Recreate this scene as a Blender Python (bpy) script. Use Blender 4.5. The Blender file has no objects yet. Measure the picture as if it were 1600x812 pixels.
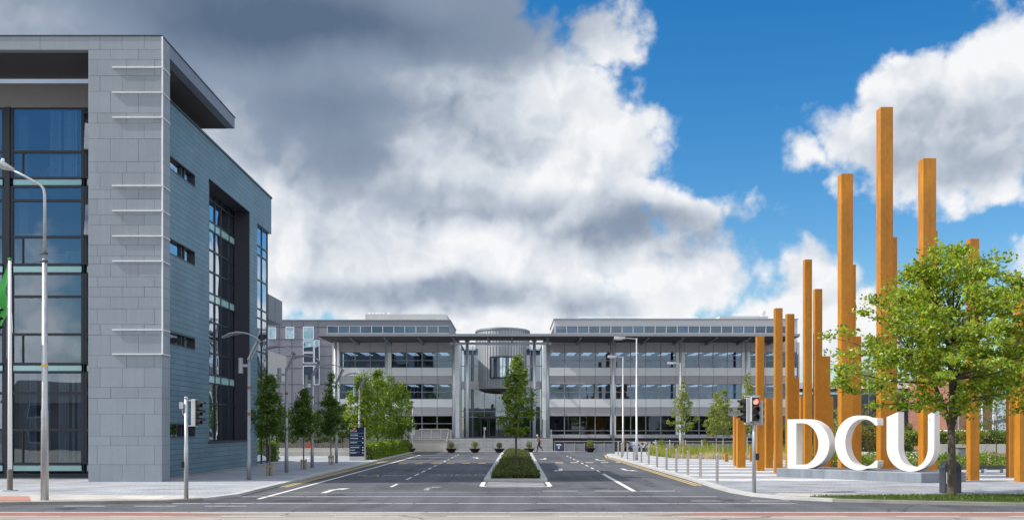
import bpy, bmesh, math, random
from mathutils import Vector, Matrix, Euler
random.seed(7)
R = math.radians
C = bpy.context.scene.collection
scene = bpy.context.scene

# ------------------------------------------------------------------ camera
F, VX, VY, H = 1600.0, 800.0, 670.0, 2.4      # focal length / vanishing point in photograph pixels, eye height
cam_d = bpy.data.cameras.new('camera')
cam = bpy.data.objects.new('camera', cam_d); C.objects.link(cam)
cam.location = (0, 0, H); cam.rotation_euler = (R(90), 0, 0)
cam_d.sensor_width = 36; cam_d.lens = 36.0; cam_d.shift_y = 264 / 1600.0
cam_d.clip_start = 0.2; cam_d.clip_end = 9000
scene.camera = cam

# ------------------------------------------------------------------ exposure
scene.view_settings.view_transform = 'Standard'
scene.view_settings.look = 'None'
scene.view_settings.gamma = 1.0
scene.view_settings.exposure = 0.35
scene.view_settings.use_curve_mapping = False

# ------------------------------------------------------------------ sun
SUN_EL, SUN_FRONT = R(43), R(7)
S = Vector((-math.cos(SUN_EL) * math.cos(SUN_FRONT), -math.cos(SUN_EL) * math.sin(SUN_FRONT), math.sin(SUN_EL)))
sun_d = bpy.data.lights.new('sun', 'SUN'); sun_d.energy = 4.2; sun_d.angle = R(0.5); sun_d.color = (1.0, 0.95, 0.87)
sun = bpy.data.objects.new('sun', sun_d); C.objects.link(sun)
sun.rotation_euler = S.to_track_quat('Z', 'Y').to_euler(); sun.location = (-40, -5, 60)

# ------------------------------------------------------------------ world: Nishita sky with a procedural cloud layer, all in directions
world = bpy.data.worlds.new('World'); scene.world = world; world.use_nodes = True
def make_world():
    nt = world.node_tree; N, L = nt.nodes, nt.links; N.clear()
    def put(sock, v):
        if v is None: return
        if hasattr(v, 'is_linked'): L.new(v, sock)
        else: sock.default_value = v
    def M(op, a, b=None, c=None, clamp=False):
        n = N.new('ShaderNodeMath'); n.operation = op; n.use_clamp = clamp
        put(n.inputs[0], a); put(n.inputs[1], b); put(n.inputs[2], c); return n.outputs[0]
    def smooth(v, a, b, lo=0.0, hi=1.0):
        n = N.new('ShaderNodeMapRange'); n.interpolation_type = 'SMOOTHSTEP'
        put(n.inputs['Value'], v); n.inputs['From Min'].default_value = a; n.inputs['From Max'].default_value = b
        n.inputs['To Min'].default_value = lo; n.inputs['To Max'].default_value = hi; return n.outputs['Result']
    def noise(vec, scale, detail=5, rough=0.55, out=0, dist=0.0):
        n = N.new('ShaderNodeTexNoise'); L.new(vec, n.inputs['Vector'])
        n.inputs['Scale'].default_value = scale; n.inputs['Detail'].default_value = detail
        n.inputs['Roughness'].default_value = rough; n.inputs['Distortion'].default_value = dist
        return n.outputs[out]
    tc = N.new('ShaderNodeTexCoord'); nz = N.new('ShaderNodeVectorMath'); nz.operation = 'NORMALIZE'
    L.new(tc.outputs['Generated'], nz.inputs[0]); D = nz.outputs[0]
    sep = N.new('ShaderNodeSeparateXYZ'); L.new(D, sep.inputs[0])
    az = M('ARCTAN2', sep.outputs[0], sep.outputs[1]); el = M('ARCSINE', sep.outputs[2])
    w1 = N.new('ShaderNodeSeparateXYZ'); L.new(noise(D, 7, 4, 0.55, 1), w1.inputs[0])
    w2 = N.new('ShaderNodeSeparateXYZ'); L.new(noise(D, 30, 4, 0.6, 1), w2.inputs[0])
    def warp(v, i):
        v = M('ADD', v, M('MULTIPLY', M('SUBTRACT', w1.outputs[i], 0.5), 0.16))
        return M('ADD', v, M('MULTIPLY', M('SUBTRACT', w2.outputs[i], 0.5), 0.055))
    a2, e2 = warp(az, 0), warp(el, 1)
    def ang(px, py):
        u = (px - VX) / F; v = (VY - py) / F
        return math.atan(u), math.atan(v / math.sqrt(1 + u * u))
    a3 = M('ADD', az, M('MULTIPLY', M('SUBTRACT', w1.outputs[0], 0.5), 0.10)); e3 = M('ADD', el, M('MULTIPLY', M('SUBTRACT', w1.outputs[1], 0.5), 0.06))
    def blob(px, py, rx, ry, soft=False):          # 1 at the centre, 0 on the ellipse, negative outside
        a, e = ang(px, py); ca, ce = (a3, e3) if soft else (a2, e2)
        x = M('DIVIDE', M('SUBTRACT', ca, a), rx / F * math.cos(a)); y = M('DIVIDE', M('SUBTRACT', ce, e), ry / F * math.cos(a) * math.cos(e))
        return M('SUBTRACT', 1.0, M('SQRT', M('ADD', M('MULTIPLY', x, x), M('MULTIPLY', y, y))))
    cov = None
    for b in ((230, 60, 800, 330), (690, 310, 430, 270), (965, 262, 165, 120), (1085, 362, 112, 80), (1030, 455, 330, 95),
              (1275, 480, 150, 115), (1480, 190, 240, 135), (1560, 120, 160, 105), (1575, 245, 190, 95), (1290, 268, 100, 55), (1630, 415, 90, 55), (935, 50, 95, 95)):
        k = blob(*b); k = M('MULTIPLY', k, min(b[2], b[3]) / 120.0)
        cov = k if cov is None else M('MAXIMUM', cov, k)
    # the rest of the sky, behind the viewer and overhead: broken cumulus
    back = M('SUBTRACT', M('MULTIPLY', noise(D, 2.2, 3, 0.5), 3.0), 1.05)
    away = smooth(sep.outputs[1], 0.80, 0.45)
    back = M('ADD', M('MULTIPLY', back, away), M('MULTIPLY', M('SUBTRACT', away, 1.0), 3.0))
    cov = M('MAXIMUM', cov, back)
    # cauliflower puffs: fractal cells on a warped direction
    wv = N.new('ShaderNodeVectorMath'); wv.operation = 'SCALE'; wv.inputs['Scale'].default_value = 0.10; L.new(noise(D, 12, 4, 0.6, 1), wv.inputs[0])
    def puff(dx, dz):
        ad = N.new('ShaderNodeVectorMath'); ad.operation = 'ADD'; L.new(D, ad.inputs[0]); L.new(wv.outputs[0], ad.inputs[1])
        a_ = N.new('ShaderNodeVectorMath'); a_.operation = 'ADD'; L.new(ad.outputs[0], a_.inputs[0]); a_.inputs[1].default_value = (dx, 0, dz)
        vo = N.new('ShaderNodeTexVoronoi'); vo.feature = 'F1'; vo.inputs['Scale'].default_value = 13; vo.inputs['Detail'].default_value = 2.0; vo.inputs['Roughness'].default_value = 0.55
        L.new(a_.outputs[0], vo.inputs['Vector']); return M('SUBTRACT', 1.0, vo.outputs['Distance'])
    pf = puff(0, 0); fb = noise(D, 13, 6, 0.60)
    cov = M('ADD', cov, M('MULTIPLY', M('SUBTRACT', fb, 0.5), 0.62)); cov = M('ADD', cov, M('MULTIPLY', M('SUBTRACT', pf, 0.48), 0.40))
    dens = smooth(cov, -0.02, 0.32)
    # darkness of the cloud: broad thick parts, plus relief towards the light
    sh = None
    for (px, py, rx, ry, s) in ((620, -10, 520, 135, 0.72), (60, 60, 560, 270, 0.55), (560, 110, 440, 100, 0.20), (640, 215, 270, 100, 0.34), (490, 240, 170, 130, 0.22),
                                (740, 325, 190, 44, 0.38), (1050, 368, 190, 50, 0.42), (920, 345, 190, 46, 0.24), (690, 458, 290, 34, 0.46), (560, 335, 130, 110, 0.22), (935, 480, 70, 28, 0.34),
                                (1520, 215, 210, 85, 0.30), (1450, 265, 130, 45, 0.18)):
        k = M('MULTIPLY', smooth(blob(px, py, rx, ry, True), -0.20, 0.70), s)
        sh = k if sh is None else M('ADD', sh, k)
    fl = N.new('ShaderNodeVectorMath'); fl.operation = 'MULTIPLY'; L.new(D, fl.inputs[0]); fl.inputs[1].default_value = (1, 1, 2.2); flat = fl.outputs[0]
    lit = smooth(sh, 0.75, 0.30)                   # thick shaded parts show less relief
    rel = M('SUBTRACT', puff(-0.012, 0.018), pf)
    sh = M('ADD', sh, M('MULTIPLY', M('MULTIPLY', rel, lit), 0.34))
    sh = M('ADD', sh, M('MULTIPLY', M('SUBTRACT', noise(flat, 4.0, 5, 0.48), 0.5), 0.24))
    sh = M('ADD', sh, M('MULTIPLY', M('SUBTRACT', noise(D, 22, 4, 0.6), 0.5), 0.16))
    sh = M('ADD', sh, M('MULTIPLY', away, 0.05))
    sh = M('ADD', M('MULTIPLY', sh, 0.95), 0.05, clamp=True)
    ramp = N.new('ShaderNodeValToRGB'); L.new(sh, ramp.inputs[0]); cr = ramp.color_ramp
    cr.elements[0].position = 0.0; cr.elements[0].color = (0.93, 0.94, 0.96, 1)
    cr.elements[1].position = 1.0; cr.elements[1].color = (0.107, 0.160, 0.250, 1)
    e = cr.elements.new(0.30); e.color = (0.62, 0.675, 0.75, 1)
    e = cr.elements.new(0.62); e.color = (0.27, 0.335, 0.44, 1)
    sky = N.new('ShaderNodeTexSky'); sky.sky_type = 'NISHITA'; sky.sun_disc = False
    sky.sun_elevation = SUN_EL; sky.sun_rotation = math.atan2(S.x, S.y); sky.altitude = 20; sky.air_density = 1.0; sky.dust_density = 0.6; sky.ozone_density = 2.5
    hs = N.new('ShaderNodeHueSaturation'); hs.inputs['Saturation'].default_value = 1.45; hs.inputs['Value'].default_value = 1.02
    L.new(sky.outputs[0], hs.inputs['Color'])
    bs = N.new('ShaderNodeBackground'); bs.inputs[1].default_value = 0.11; L.new(hs.outputs[0], bs.inputs[0])
    bc = N.new('ShaderNodeBackground'); L.new(M('ADD', M('MULTIPLY', away, 0.42), 0.78), bc.inputs[1]); L.new(ramp.outputs[0], bc.inputs[0])  # clouds out of view are brightened to add fill light
    mx = N.new('ShaderNodeMixShader'); L.new(dens, mx.inputs[0]); L.new(bs.outputs[0], mx.inputs[1]); L.new(bc.outputs[0], mx.inputs[2])
    out = N.new('ShaderNodeOutputWorld'); L.new(mx.outputs[0], out.inputs[0])
make_world()

# ------------------------------------------------------------------ mesh helpers
def at(px, py, d):
    return Vector(((px - VX) / F * d, d, H + (VY - py) / F * d))
def X(px, d): return (px - VX) / F * d
def Z(py, d): return H + (VY - py) / F * d
def D(py, z=0.0): return F * (H - z) / (py - VY)
PZ = 0.10                                          # pavements stand this far above the carriageway

def wloc(o):
    v = Vector((0, 0, 0))
    while o is not None: v += o.location; o = o.parent
    return v

class MB:
    def __init__(s): s.v = []; s.f = []; s.mi = []
    def add(s, vs, fs, m=0):
        b = len(s.v); s.v += [tuple(v) for v in vs]; s.f += [tuple(i + b for i in f) for f in fs]; s.mi += [m] * len(fs); return s
    def box(s, x0, x1, y0, y1, z0, z1, m=0):
        return s.add([(x0, y0, z0), (x1, y0, z0), (x1, y1, z0), (x0, y1, z0), (x0, y0, z1), (x1, y0, z1), (x1, y1, z1), (x0, y1, z1)],
                     [(0, 3, 2, 1), (4, 5, 6, 7), (0, 1, 5, 4), (1, 2, 6, 5), (2, 3, 7, 6), (3, 0, 4, 7)], m)
    def quad(s, a, b, c, d, m=0): return s.add([a, b, c, d], [(0, 1, 2, 3)], m)
    def prism(s, poly, z0, z1, m=0):               # counter-clockwise outline seen from above
        n = len(poly)
        return s.add([(p[0], p[1], z0) for p in poly] + [(p[0], p[1], z1) for p in poly],
                     [tuple(range(n))[::-1], tuple(range(n, 2 * n))] + [(i, (i + 1) % n, n + (i + 1) % n, n + i) for i in range(n)], m)
    def sheet(s, poly, z, m=0): return s.add([(p[0], p[1], z) for p in poly], [tuple(range(len(poly)))], m)
    def bar(s, a, b, w, h=None, m=0, up=(0, 0, 1)):   # rectangular bar from a to b
        h = h or w; a, b = Vector(a), Vector(b); t = (b - a).normalized(); u = Vector(up)
        if abs(t.dot(u)) > 0.98: u = Vector((0, 1, 0))
        x = t.cross(u).normalized() * w / 2; y = x.cross(t).normalized() * h / 2
        return s.add([a - x - y, a + x - y, a + x + y, a - x + y, b - x - y, b + x - y, b + x + y, b - x + y],
                     [(0, 1, 2, 3), (7, 6, 5, 4), (4, 5, 1, 0), (5, 6, 2, 1), (6, 7, 3, 2), (7, 4, 0, 3)], m)
    def tube(s, pts, rad, n=8, m=0, caps=True):
        pts = [Vector(p) for p in pts]; k = len(pts); vs, fs = [], []
        if not isinstance(rad, (list, tuple)): rad = [rad] * k
        ref = Vector((0.31, 0.17, 0.93)).normalized()
        for i, p in enumerate(pts):
            t = (pts[min(i + 1, k - 1)] - pts[max(i - 1, 0)]).normalized()
            u = ref if abs(t.dot(ref)) < 0.95 else Vector((1, 0, 0))
            x = t.cross(u).normalized(); y = t.cross(x)
            for j in range(n):
                a = 2 * math.pi * j / n; vs.append(p + (x * math.cos(a) + y * math.sin(a)) * rad[i])
        for i in range(k - 1):
            for j in range(n): fs.append((i * n + j, i * n + (j + 1) % n, (i + 1) * n + (j + 1) % n, (i + 1) * n + j))
        if caps: fs += [tuple(range(n))[::-1], tuple(range((k - 1) * n, k * n))]
        return s.add(vs, fs, m)
    def lathe(s, prof, c=(0, 0, 0), n=20, m=0, sx=1, sy=1):
        vs, fs = [], []; k = len(prof)
        for (r, z) in prof:
            for j in range(n):
                a = 2 * math.pi * j / n; vs.append((c[0] + r * sx * math.cos(a), c[1] + r * sy * math.sin(a), c[2] + z))
        for i in range(k - 1):
            for j in range(n): fs.append((i * n + j, i * n + (j + 1) % n, (i + 1) * n + (j + 1) % n, (i + 1) * n + j))
        fs += [tuple(range(n))[::-1], tuple(range((k - 1) * n, k * n))]
        return s.add(vs, fs, m)
    def build(s, name, mats, parent=None, smooth=False, bevel=0, loc=None):
        me = bpy.data.meshes.new(name)
        off = wloc(parent) if parent else (Vector(loc) if loc is not None else Vector((0, 0, 0)))
        me.from_pydata([(v[0] - off.x, v[1] - off.y, v[2] - off.z) for v in s.v], [], s.f)
        if not isinstance(mats, (list, tuple)): mats = [mats]
        for m in mats: me.materials.append(m)
        if len(mats) > 1: me.polygons.foreach_set('material_index', s.mi)
        if smooth: me.polygons.foreach_set('use_smooth', [True] * len(me.polygons))
        me.update()
        o = bpy.data.objects.new(name, me); C.objects.link(o)
        if parent: o.parent = parent
        elif loc is not None: o.location = loc
        if bevel:
            b = o.modifiers.new('bevel', 'BEVEL'); b.width = bevel; b.segments = 2; b.limit_method = 'ANGLE'; b.angle_limit = R(40)
        return o

def tag(o, label=None, cat=None, group=None, kind=None):
    if label: o['label'] = label
    if cat: o['category'] = cat
    if group: o['group'] = group
    if kind: o['kind'] = kind
    return o
def thing(name, label, cat, loc, group=None, rz=0):
    o = bpy.data.objects.new(name, None); C.objects.link(o); o.location = loc; o.rotation_euler = (0, 0, rz); o.empty_display_size = 0.2
    return tag(o, label, cat, group)
def struct(o): o['kind'] = 'structure'; return o
def copy_tree(o, label=None, loc=None, rz=None, scale=None):
    def cp(src, par):
        c = src.copy(); C.objects.link(c); c.parent = par
        for ch in [k for k in bpy.data.objects if k.parent == src and k != c]: cp(ch, c)
        return c
    c = cp(o, None)
    if label: c['label'] = label
    if loc is not None: c.location = loc
    if rz is not None: c.rotation_euler = (0, 0, rz)
    if scale is not None: c.scale = scale if isinstance(scale, (tuple, list)) else (scale,) * 3
    return c

# ------------------------------------------------------------------ materials
def new_mat(name):
    m = bpy.data.materials.new(name); m.use_nodes = True
    nt = m.node_tree; return m, nt, nt.nodes, nt.links, nt.nodes['Principled BSDF']
def mat(name, col, rough=0.6, metal=0.0, var=0.12, scale=3.0, fine=40.0, fvar=0.06, bump=0.0, bscale=60.0, spec=0.5, objvar=0.0, stretch=None, coat=0.0, isl=0.0, streak=0.0):
    m, nt, N, L, P = new_mat(name)
    tc = N.new('ShaderNodeTexCoord'); vec = tc.outputs['Object']
    if stretch:
        mp = N.new('ShaderNodeMapping'); mp.inputs['Scale'].default_value = stretch; L.new(vec, mp.inputs[0]); vec = mp.outputs[0]
    def noise(sc, det):
        n = N.new('ShaderNodeTexNoise'); n.inputs['Scale'].default_value = sc; n.inputs['Detail'].default_value = det; L.new(vec, n.inputs['Vector']); return n.outputs[0]
    a = noise(scale, 6); b = noise(fine, 3)
    def math_(op, x, y):
        n = N.new('ShaderNodeMath'); n.operation = op
        for i, q in enumerate((x, y)):
            if hasattr(q, 'is_linked'): L.new(q, n.inputs[i])
            else: n.inputs[i].default_value = q
        return n.outputs[0]
    v = math_('ADD', math_('MULTIPLY', math_('SUBTRACT', a, 0.5), var * 4), 1.0)
    v = math_('ADD', v, math_('MULTIPLY', math_('SUBTRACT', b, 0.5), fvar * 4))
    if objvar:
        oi = N.new('ShaderNodeObjectInfo'); v = math_('ADD', v, math_('MULTIPLY', math_('SUBTRACT', oi.outputs['Random'], 0.5), objvar))
    if isl:
        g = N.new('ShaderNodeNewGeometry'); v = math_('ADD', v, math_('MULTIPLY', math_('SUBTRACT', g.outputs['Random Per Island'], 0.5), isl))
    if streak:
        m2 = N.new('ShaderNodeMapping'); m2.inputs['Scale'].default_value = (3.5, 3.5, 0.16); L.new(tc.outputs['Object'], m2.inputs[0])
        n2 = N.new('ShaderNodeTexNoise'); n2.inputs['Scale'].default_value = 1.6; n2.inputs['Detail'].default_value = 6; L.new(m2.outputs[0], n2.inputs['Vector'])
        v = math_('ADD', v, math_('MULTIPLY', math_('SUBTRACT', n2.outputs[0], 0.5), streak * 4))
    hs = N.new('ShaderNodeHueSaturation'); hs.inputs['Color'].default_value = (*col, 1); L.new(v, hs.inputs['Value'])
    L.new(hs.outputs[0], P.inputs['Base Color'])
    P.inputs['Roughness'].default_value = rough; P.inputs['Metallic'].default_value = metal; P.inputs['Specular IOR Level'].default_value = spec
    if coat: P.inputs['Coat Weight'].default_value = coat
    rr = math_('ADD', math_('MULTIPLY', math_('SUBTRACT', a, 0.5), 0.25), rough); L.new(rr, P.inputs['Roughness'])
    if bump:
        bn = N.new('ShaderNodeBump'); bn.inputs['Strength'].default_value = bump; bn.inputs['Distance'].default_value = 0.02
        L.new(noise(bscale, 4), bn.inputs['Height']); L.new(bn.outputs[0], P.inputs['Normal'])
    return m
def brick_mat(name, c1, c2, mortar, width, row, msize, rough=0.6, plane='xz', offset=0.5, var=0.12, vscale=1.2, bump=0.4, speck=0.0, spec=0.5, metal=0.0):
    m, nt, N, L, P = new_mat(name)
    tc = N.new('ShaderNodeTexCoord'); sp = N.new('ShaderNodeSeparateXYZ'); L.new(tc.outputs['Object'], sp.inputs[0])
    cb = N.new('ShaderNodeCombineXYZ'); i, j = {'xz': (0, 2), 'yz': (1, 2), 'xy': (0, 1), 'yx': (1, 0)}[plane]
    L.new(sp.outputs[i], cb.inputs[0]); L.new(sp.outputs[j], cb.inputs[1])
    b = N.new('ShaderNodeTexBrick'); L.new(cb.outputs[0], b.inputs['Vector']); b.offset = offset
    b.inputs['Color1'].default_value = (*c1, 1); b.inputs['Color2'].default_value = (*c2, 1); b.inputs['Mortar'].default_value = (*mortar, 1)
    b.inputs['Scale'].default_value = 1; b.inputs['Mortar Size'].default_value = msize; b.inputs['Mortar Smooth'].default_value = 0.1
    b.inputs['Brick Width'].default_value = width; b.inputs['Row Height'].default_value = row
    n = N.new('ShaderNodeTexNoise'); n.inputs['Scale'].default_value = vscale; n.inputs['Detail'].default_value = 7; L.new(tc.outputs['Object'], n.inputs['Vector'])
    mr = N.new('ShaderNodeMapRange'); L.new(n.outputs[0], mr.inputs[0]); mr.inputs[1].default_value = 0.25; mr.inputs[2].default_value = 0.75
    mr.inputs[3].default_value = 1 - var; mr.inputs[4].default_value = 1 + var
    val = mr.outputs[0]
    if speck:
        n2 = N.new('ShaderNodeTexNoise'); n2.inputs['Scale'].default_value = 30; n2.inputs['Detail'].default_value = 2; L.new(tc.outputs['Object'], n2.inputs['Vector'])
        mr2 = N.new('ShaderNodeMapRange'); L.new(n2.outputs[0], mr2.inputs[0]); mr2.inputs[1].default_value = 0.3; mr2.inputs[2].default_value = 0.7
        mr2.inputs[3].default_value = 1 - speck; mr2.inputs[4].default_value = 1 + speck
        mm = N.new('ShaderNodeMath'); mm.operation = 'MULTIPLY'; L.new(val, mm.inputs[0]); L.new(mr2.outputs[0], mm.inputs[1]); val = mm.outputs[0]
    hs = N.new('ShaderNodeHueSaturation'); L.new(b.outputs[0], hs.inputs['Color']); L.new(val, hs.inputs['Value'])
    L.new(hs.outputs[0], P.inputs['Base Color']); P.inputs['Roughness'].default_value = rough; P.inputs['Specular IOR Level'].default_value = spec; P.inputs['Metallic'].default_value = metal
    if bump:
        bn = N.new('ShaderNodeBump'); bn.inputs['Strength'].default_value = bump; bn.inputs['Distance'].default_value = 0.01; bn.invert = True
        L.new(b.outputs['Fac'], bn.inputs['Height']); L.new(bn.outputs[0], P.inputs['Normal'])
    return m
def glass_mat(name, tint, refl=0.30, wave=0.02, reflcol=(0.64, 0.73, 0.82)):
    m, nt, N, L, P = new_mat(name); N.remove(P); out = [n for n in N if n.type == 'OUTPUT_MATERIAL'][0]
    tr = N.new('ShaderNodeBsdfTransparent'); tr.inputs[0].default_value = (*tint, 1)
    gl = N.new('ShaderNodeBsdfGlossy'); gl.inputs['Color'].default_value = (*reflcol, 1); gl.inputs['Roughness'].default_value = 0.015
    tc = N.new('ShaderNodeTexCoord'); nn = N.new('ShaderNodeTexNoise'); nn.inputs['Scale'].default_value = 0.55; nn.inputs['Detail'].default_value = 1; L.new(tc.outputs['Object'], nn.inputs['Vector'])
    bn = N.new('ShaderNodeBump'); bn.inputs['Strength'].default_value = wave; bn.inputs['Distance'].default_value = 0.5; L.new(nn.outputs[0], bn.inputs['Height']); L.new(bn.outputs[0], gl.inputs['Normal'])
    fr = N.new('ShaderNodeFresnel'); fr.inputs[0].default_value = 1.5
    ma = N.new('ShaderNodeMath'); ma.operation = 'MULTIPLY_ADD'; ma.use_clamp = True; L.new(fr.outputs[0], ma.inputs[0]); ma.inputs[1].default_value = 1.0; ma.inputs[2].default_value = refl
    mx = N.new('ShaderNodeMixShader'); L.new(ma.outputs[0], mx.inputs[0]); L.new(tr.outputs[0], mx.inputs[1]); L.new(gl.outputs[0], mx.inputs[2]); L.new(mx.outputs[0], out.inputs[0])
    return m
def leaf_mat(name, col, trans, hue=0.03, val=0.5):
    m, nt, N, L, P = new_mat(name); N.remove(P); out = [n for n in N if n.type == 'OUTPUT_MATERIAL'][0]
    g = N.new('ShaderNodeNewGeometry'); w = N.new('ShaderNodeTexWhiteNoise'); w.noise_dimensions = '1D'; L.new(g.outputs['Random Per Island'], w.inputs['W'])
    def rng(src, a, b):
        r = N.new('ShaderNodeMapRange'); L.new(src, r.inputs[0]); r.inputs[3].default_value = a; r.inputs[4].default_value = b; return r.outputs[0]
    hv = rng(g.outputs['Random Per Island'], 0.5 - hue, 0.5 + hue); vv = rng(w.outputs[0], 1 - val, 1 + val)
    def hs(c):
        h = N.new('ShaderNodeHueSaturation'); h.inputs['Color'].default_value = (*c, 1); L.new(hv, h.inputs['Hue']); L.new(vv, h.inputs['Value']); return h.outputs[0]
    d = N.new('ShaderNodeBsdfDiffuse'); L.new(hs(col), d.inputs[0])
    t = N.new('ShaderNodeBsdfTranslucent'); L.new(hs(trans), t.inputs[0])
    gl = N.new('ShaderNodeBsdfGlossy'); gl.inputs['Roughness'].default_value = 0.38; gl.inputs[0].default_value = (0.8, 0.85, 0.8, 1)
    a = N.new('ShaderNodeMixShader'); a.inputs[0].default_value = 0.42; L.new(d.outputs[0], a.inputs[1]); L.new(t.outputs[0], a.inputs[2])
    b = N.new('ShaderNodeMixShader'); b.inputs[0].default_value = 0.035; L.new(a.outputs[0], b.inputs[1]); L.new(gl.outputs[0], b.inputs[2]); L.new(b.outputs[0], out.inputs[0])
    return m
def stripe_paving(name):                            # light and grey granite bands running across the plaza
    m, nt, N, L, P = new_mat(name)
    tc = N.new('ShaderNodeTexCoord'); sp = N.new('ShaderNodeSeparateXYZ'); L.new(tc.outputs['Object'], sp.inputs[0])
    def M(op, a, b):
        n = N.new('ShaderNodeMath'); n.operation = op
        for i, q in enumerate((a, b)):
            if hasattr(q, 'is_linked'): L.new(q, n.inputs[i])
            else: n.inputs[i].default_value = q
        return n.outputs[0]
    fr = M('FRACT', M('DIVIDE', sp.outputs[1], 4.6), 0)
    band = M('MULTIPLY', M('LESS_THAN', fr, 0.42), M('GREATER_THAN', sp.outputs[1], 45.2))
    cb = N.new('ShaderNodeCombineXYZ'); L.new(sp.outputs[0], cb.inputs[0]); L.new(sp.outputs[1], cb.inputs[1])
    def brick(c1, c2, mo):
        b = N.new('ShaderNodeTexBrick'); L.new(cb.outputs[0], b.inputs['Vector']); b.inputs['Color1'].default_value = (*c1, 1); b.inputs['Color2'].default_value = (*c2, 1)
        b.inputs['Mortar'].default_value = (*mo, 1); b.inputs['Scale'].default_value = 1; b.inputs['Mortar Size'].default_value = 0.011
        b.inputs['Brick Width'].default_value = 0.6; b.inputs['Row Height'].default_value = 0.3; return b.outputs[0]
    mx = N.new('ShaderNodeMix'); mx.data_type = 'RGBA'; L.new(band, mx.inputs[0])
    L.new(brick((0.25, 0.265, 0.29), (0.34, 0.355, 0.39), (0.13, 0.13, 0.14)), mx.inputs[6]); L.new(brick((0.54, 0.54, 0.55), (0.62, 0.62, 0.62), (0.3, 0.3, 0.3)), mx.inputs[7])
    n = N.new('ShaderNodeTexNoise'); n.inputs['Scale'].default_value = 0.6; n.inputs['Detail'].default_value = 8; L.new(tc.outputs['Object'], n.inputs['Vector'])
    mr = N.new('ShaderNodeMapRange'); L.new(n.outputs[0], mr.inputs[0]); mr.inputs[1].default_value = 0.3; mr.inputs[2].default_value = 0.7; mr.inputs[3].default_value = 0.74; mr.inputs[4].default_value = 1.14
    hs = N.new('ShaderNodeHueSaturation'); L.new(mx.outputs[2], hs.inputs['Color']); L.new(mr.outputs[0], hs.inputs['Value']); L.new(hs.outputs[0], P.inputs['Base Color']); P.inputs['Roughness'].default_value = 0.75
    return m
def worn_paint(name, col, cover):
    m, nt, N, L, P = new_mat(name); out = [n for n in N if n.type == 'OUTPUT_MATERIAL'][0]
    P.inputs['Base Color'].default_value = (*col, 1); P.inputs['Roughness'].default_value = 0.7
    tc = N.new('ShaderNodeTexCoord'); n = N.new('ShaderNodeTexNoise'); n.inputs['Scale'].default_value = 5; n.inputs['Detail'].default_value = 9; n.inputs['Roughness'].default_value = 0.7; L.new(tc.outputs['Object'], n.inputs['Vector'])
    mr = N.new('ShaderNodeMapRange'); L.new(n.outputs[0], mr.inputs[0]); mr.inputs[1].default_value = 0.62 - cover * 0.35; mr.inputs[2].default_value = 0.72 - cover * 0.35
    mr.inputs[3].default_value = 0.12; mr.inputs[4].default_value = 1.0
    tr = N.new('ShaderNodeBsdfTransparent'); mx = N.new('ShaderNodeMixShader'); L.new(mr.outputs[0], mx.inputs[0]); L.new(tr.outputs[0], mx.inputs[1]); L.new(P.outputs[0], mx.inputs[2]); L.new(mx.outputs[0], out.inputs[0])
    return m
def road_mat(name, col, crack, along, var=0.13):
    m, nt, N, L, P = new_mat(name); tc = N.new('ShaderNodeTexCoord'); O = tc.outputs['Object']
    def M(op, a, b):
        n = N.new('ShaderNodeMath'); n.operation = op
        for i, q in enumerate((a, b)):
            if hasattr(q, 'is_linked'): L.new(q, n.inputs[i])
            else: n.inputs[i].default_value = q
        return n.outputs[0]
    def noise(sc, det, stretch=(1, 1, 1), out=0, rough=.55):
        mp = N.new('ShaderNodeMapping'); mp.inputs['Scale'].default_value = stretch; L.new(O, mp.inputs[0])
        n = N.new('ShaderNodeTexNoise'); n.inputs['Scale'].default_value = sc; n.inputs['Detail'].default_value = det; n.inputs['Roughness'].default_value = rough; L.new(mp.outputs[0], n.inputs['Vector']); return n.outputs[out]
    def step(v, a, b, lo, hi):
        r = N.new('ShaderNodeMapRange'); L.new(v, r.inputs[0]); r.inputs[1].default_value = a; r.inputs[2].default_value = b; r.inputs[3].default_value = lo; r.inputs[4].default_value = hi; return r.outputs[0]
    v = step(noise(.35, 7), .3, .7, 1 - var, 1 + var)
    v = M('MULTIPLY', v, step(noise(16, 3), .3, .7, .86, 1.14))
    v = M('MULTIPLY', v, step(noise(1.1, 4, along), .35, .68, 1.14, .80))          # wheel tracks
    v = M('MULTIPLY', v, step(noise(.16, 2), .54, .552, 1.0, .80))                  # patched areas
    v = M('MULTIPLY', v, step(noise(1.7, 8, (1, 1, 1), 0, .7), .66, .74, 1.0, .72)) # oil and damp stains
    wp = N.new('ShaderNodeVectorMath'); wp.operation = 'ADD'; sc = N.new('ShaderNodeVectorMath'); sc.operation = 'SCALE'; sc.inputs['Scale'].default_value = .9; L.new(noise(.8, 5, (1, 1, 1), 1), sc.inputs[0]); L.new(O, wp.inputs[0]); L.new(sc.outputs[0], wp.inputs[1])
    vo = N.new('ShaderNodeTexVoronoi'); vo.feature = 'DISTANCE_TO_EDGE'; vo.inputs['Scale'].default_value = .16; L.new(wp.outputs[0], vo.inputs['Vector'])
    ck = step(vo.outputs['Distance'], .002, .006, crack, 1.0); mk = step(noise(.1, 2), .40, .44, 0, 1)
    v = M('MULTIPLY', v, M('ADD', M('MULTIPLY', ck, mk), M('SUBTRACT', 1.0, mk)))
    hs = N.new('ShaderNodeHueSaturation'); hs.inputs['Color'].default_value = (*col, 1); L.new(v, hs.inputs['Value']); L.new(hs.outputs[0], P.inputs['Base Color'])
    P.inputs['Roughness'].default_value = .82; P.inputs['Specular IOR Level'].default_value = .3
    bn = N.new('ShaderNodeBump'); bn.inputs['Strength'].default_value = .5; bn.inputs['Distance'].default_value = .02; L.new(noise(90, 3), bn.inputs['Height']); L.new(bn.outputs[0], P.inputs['Normal']); return m
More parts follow.
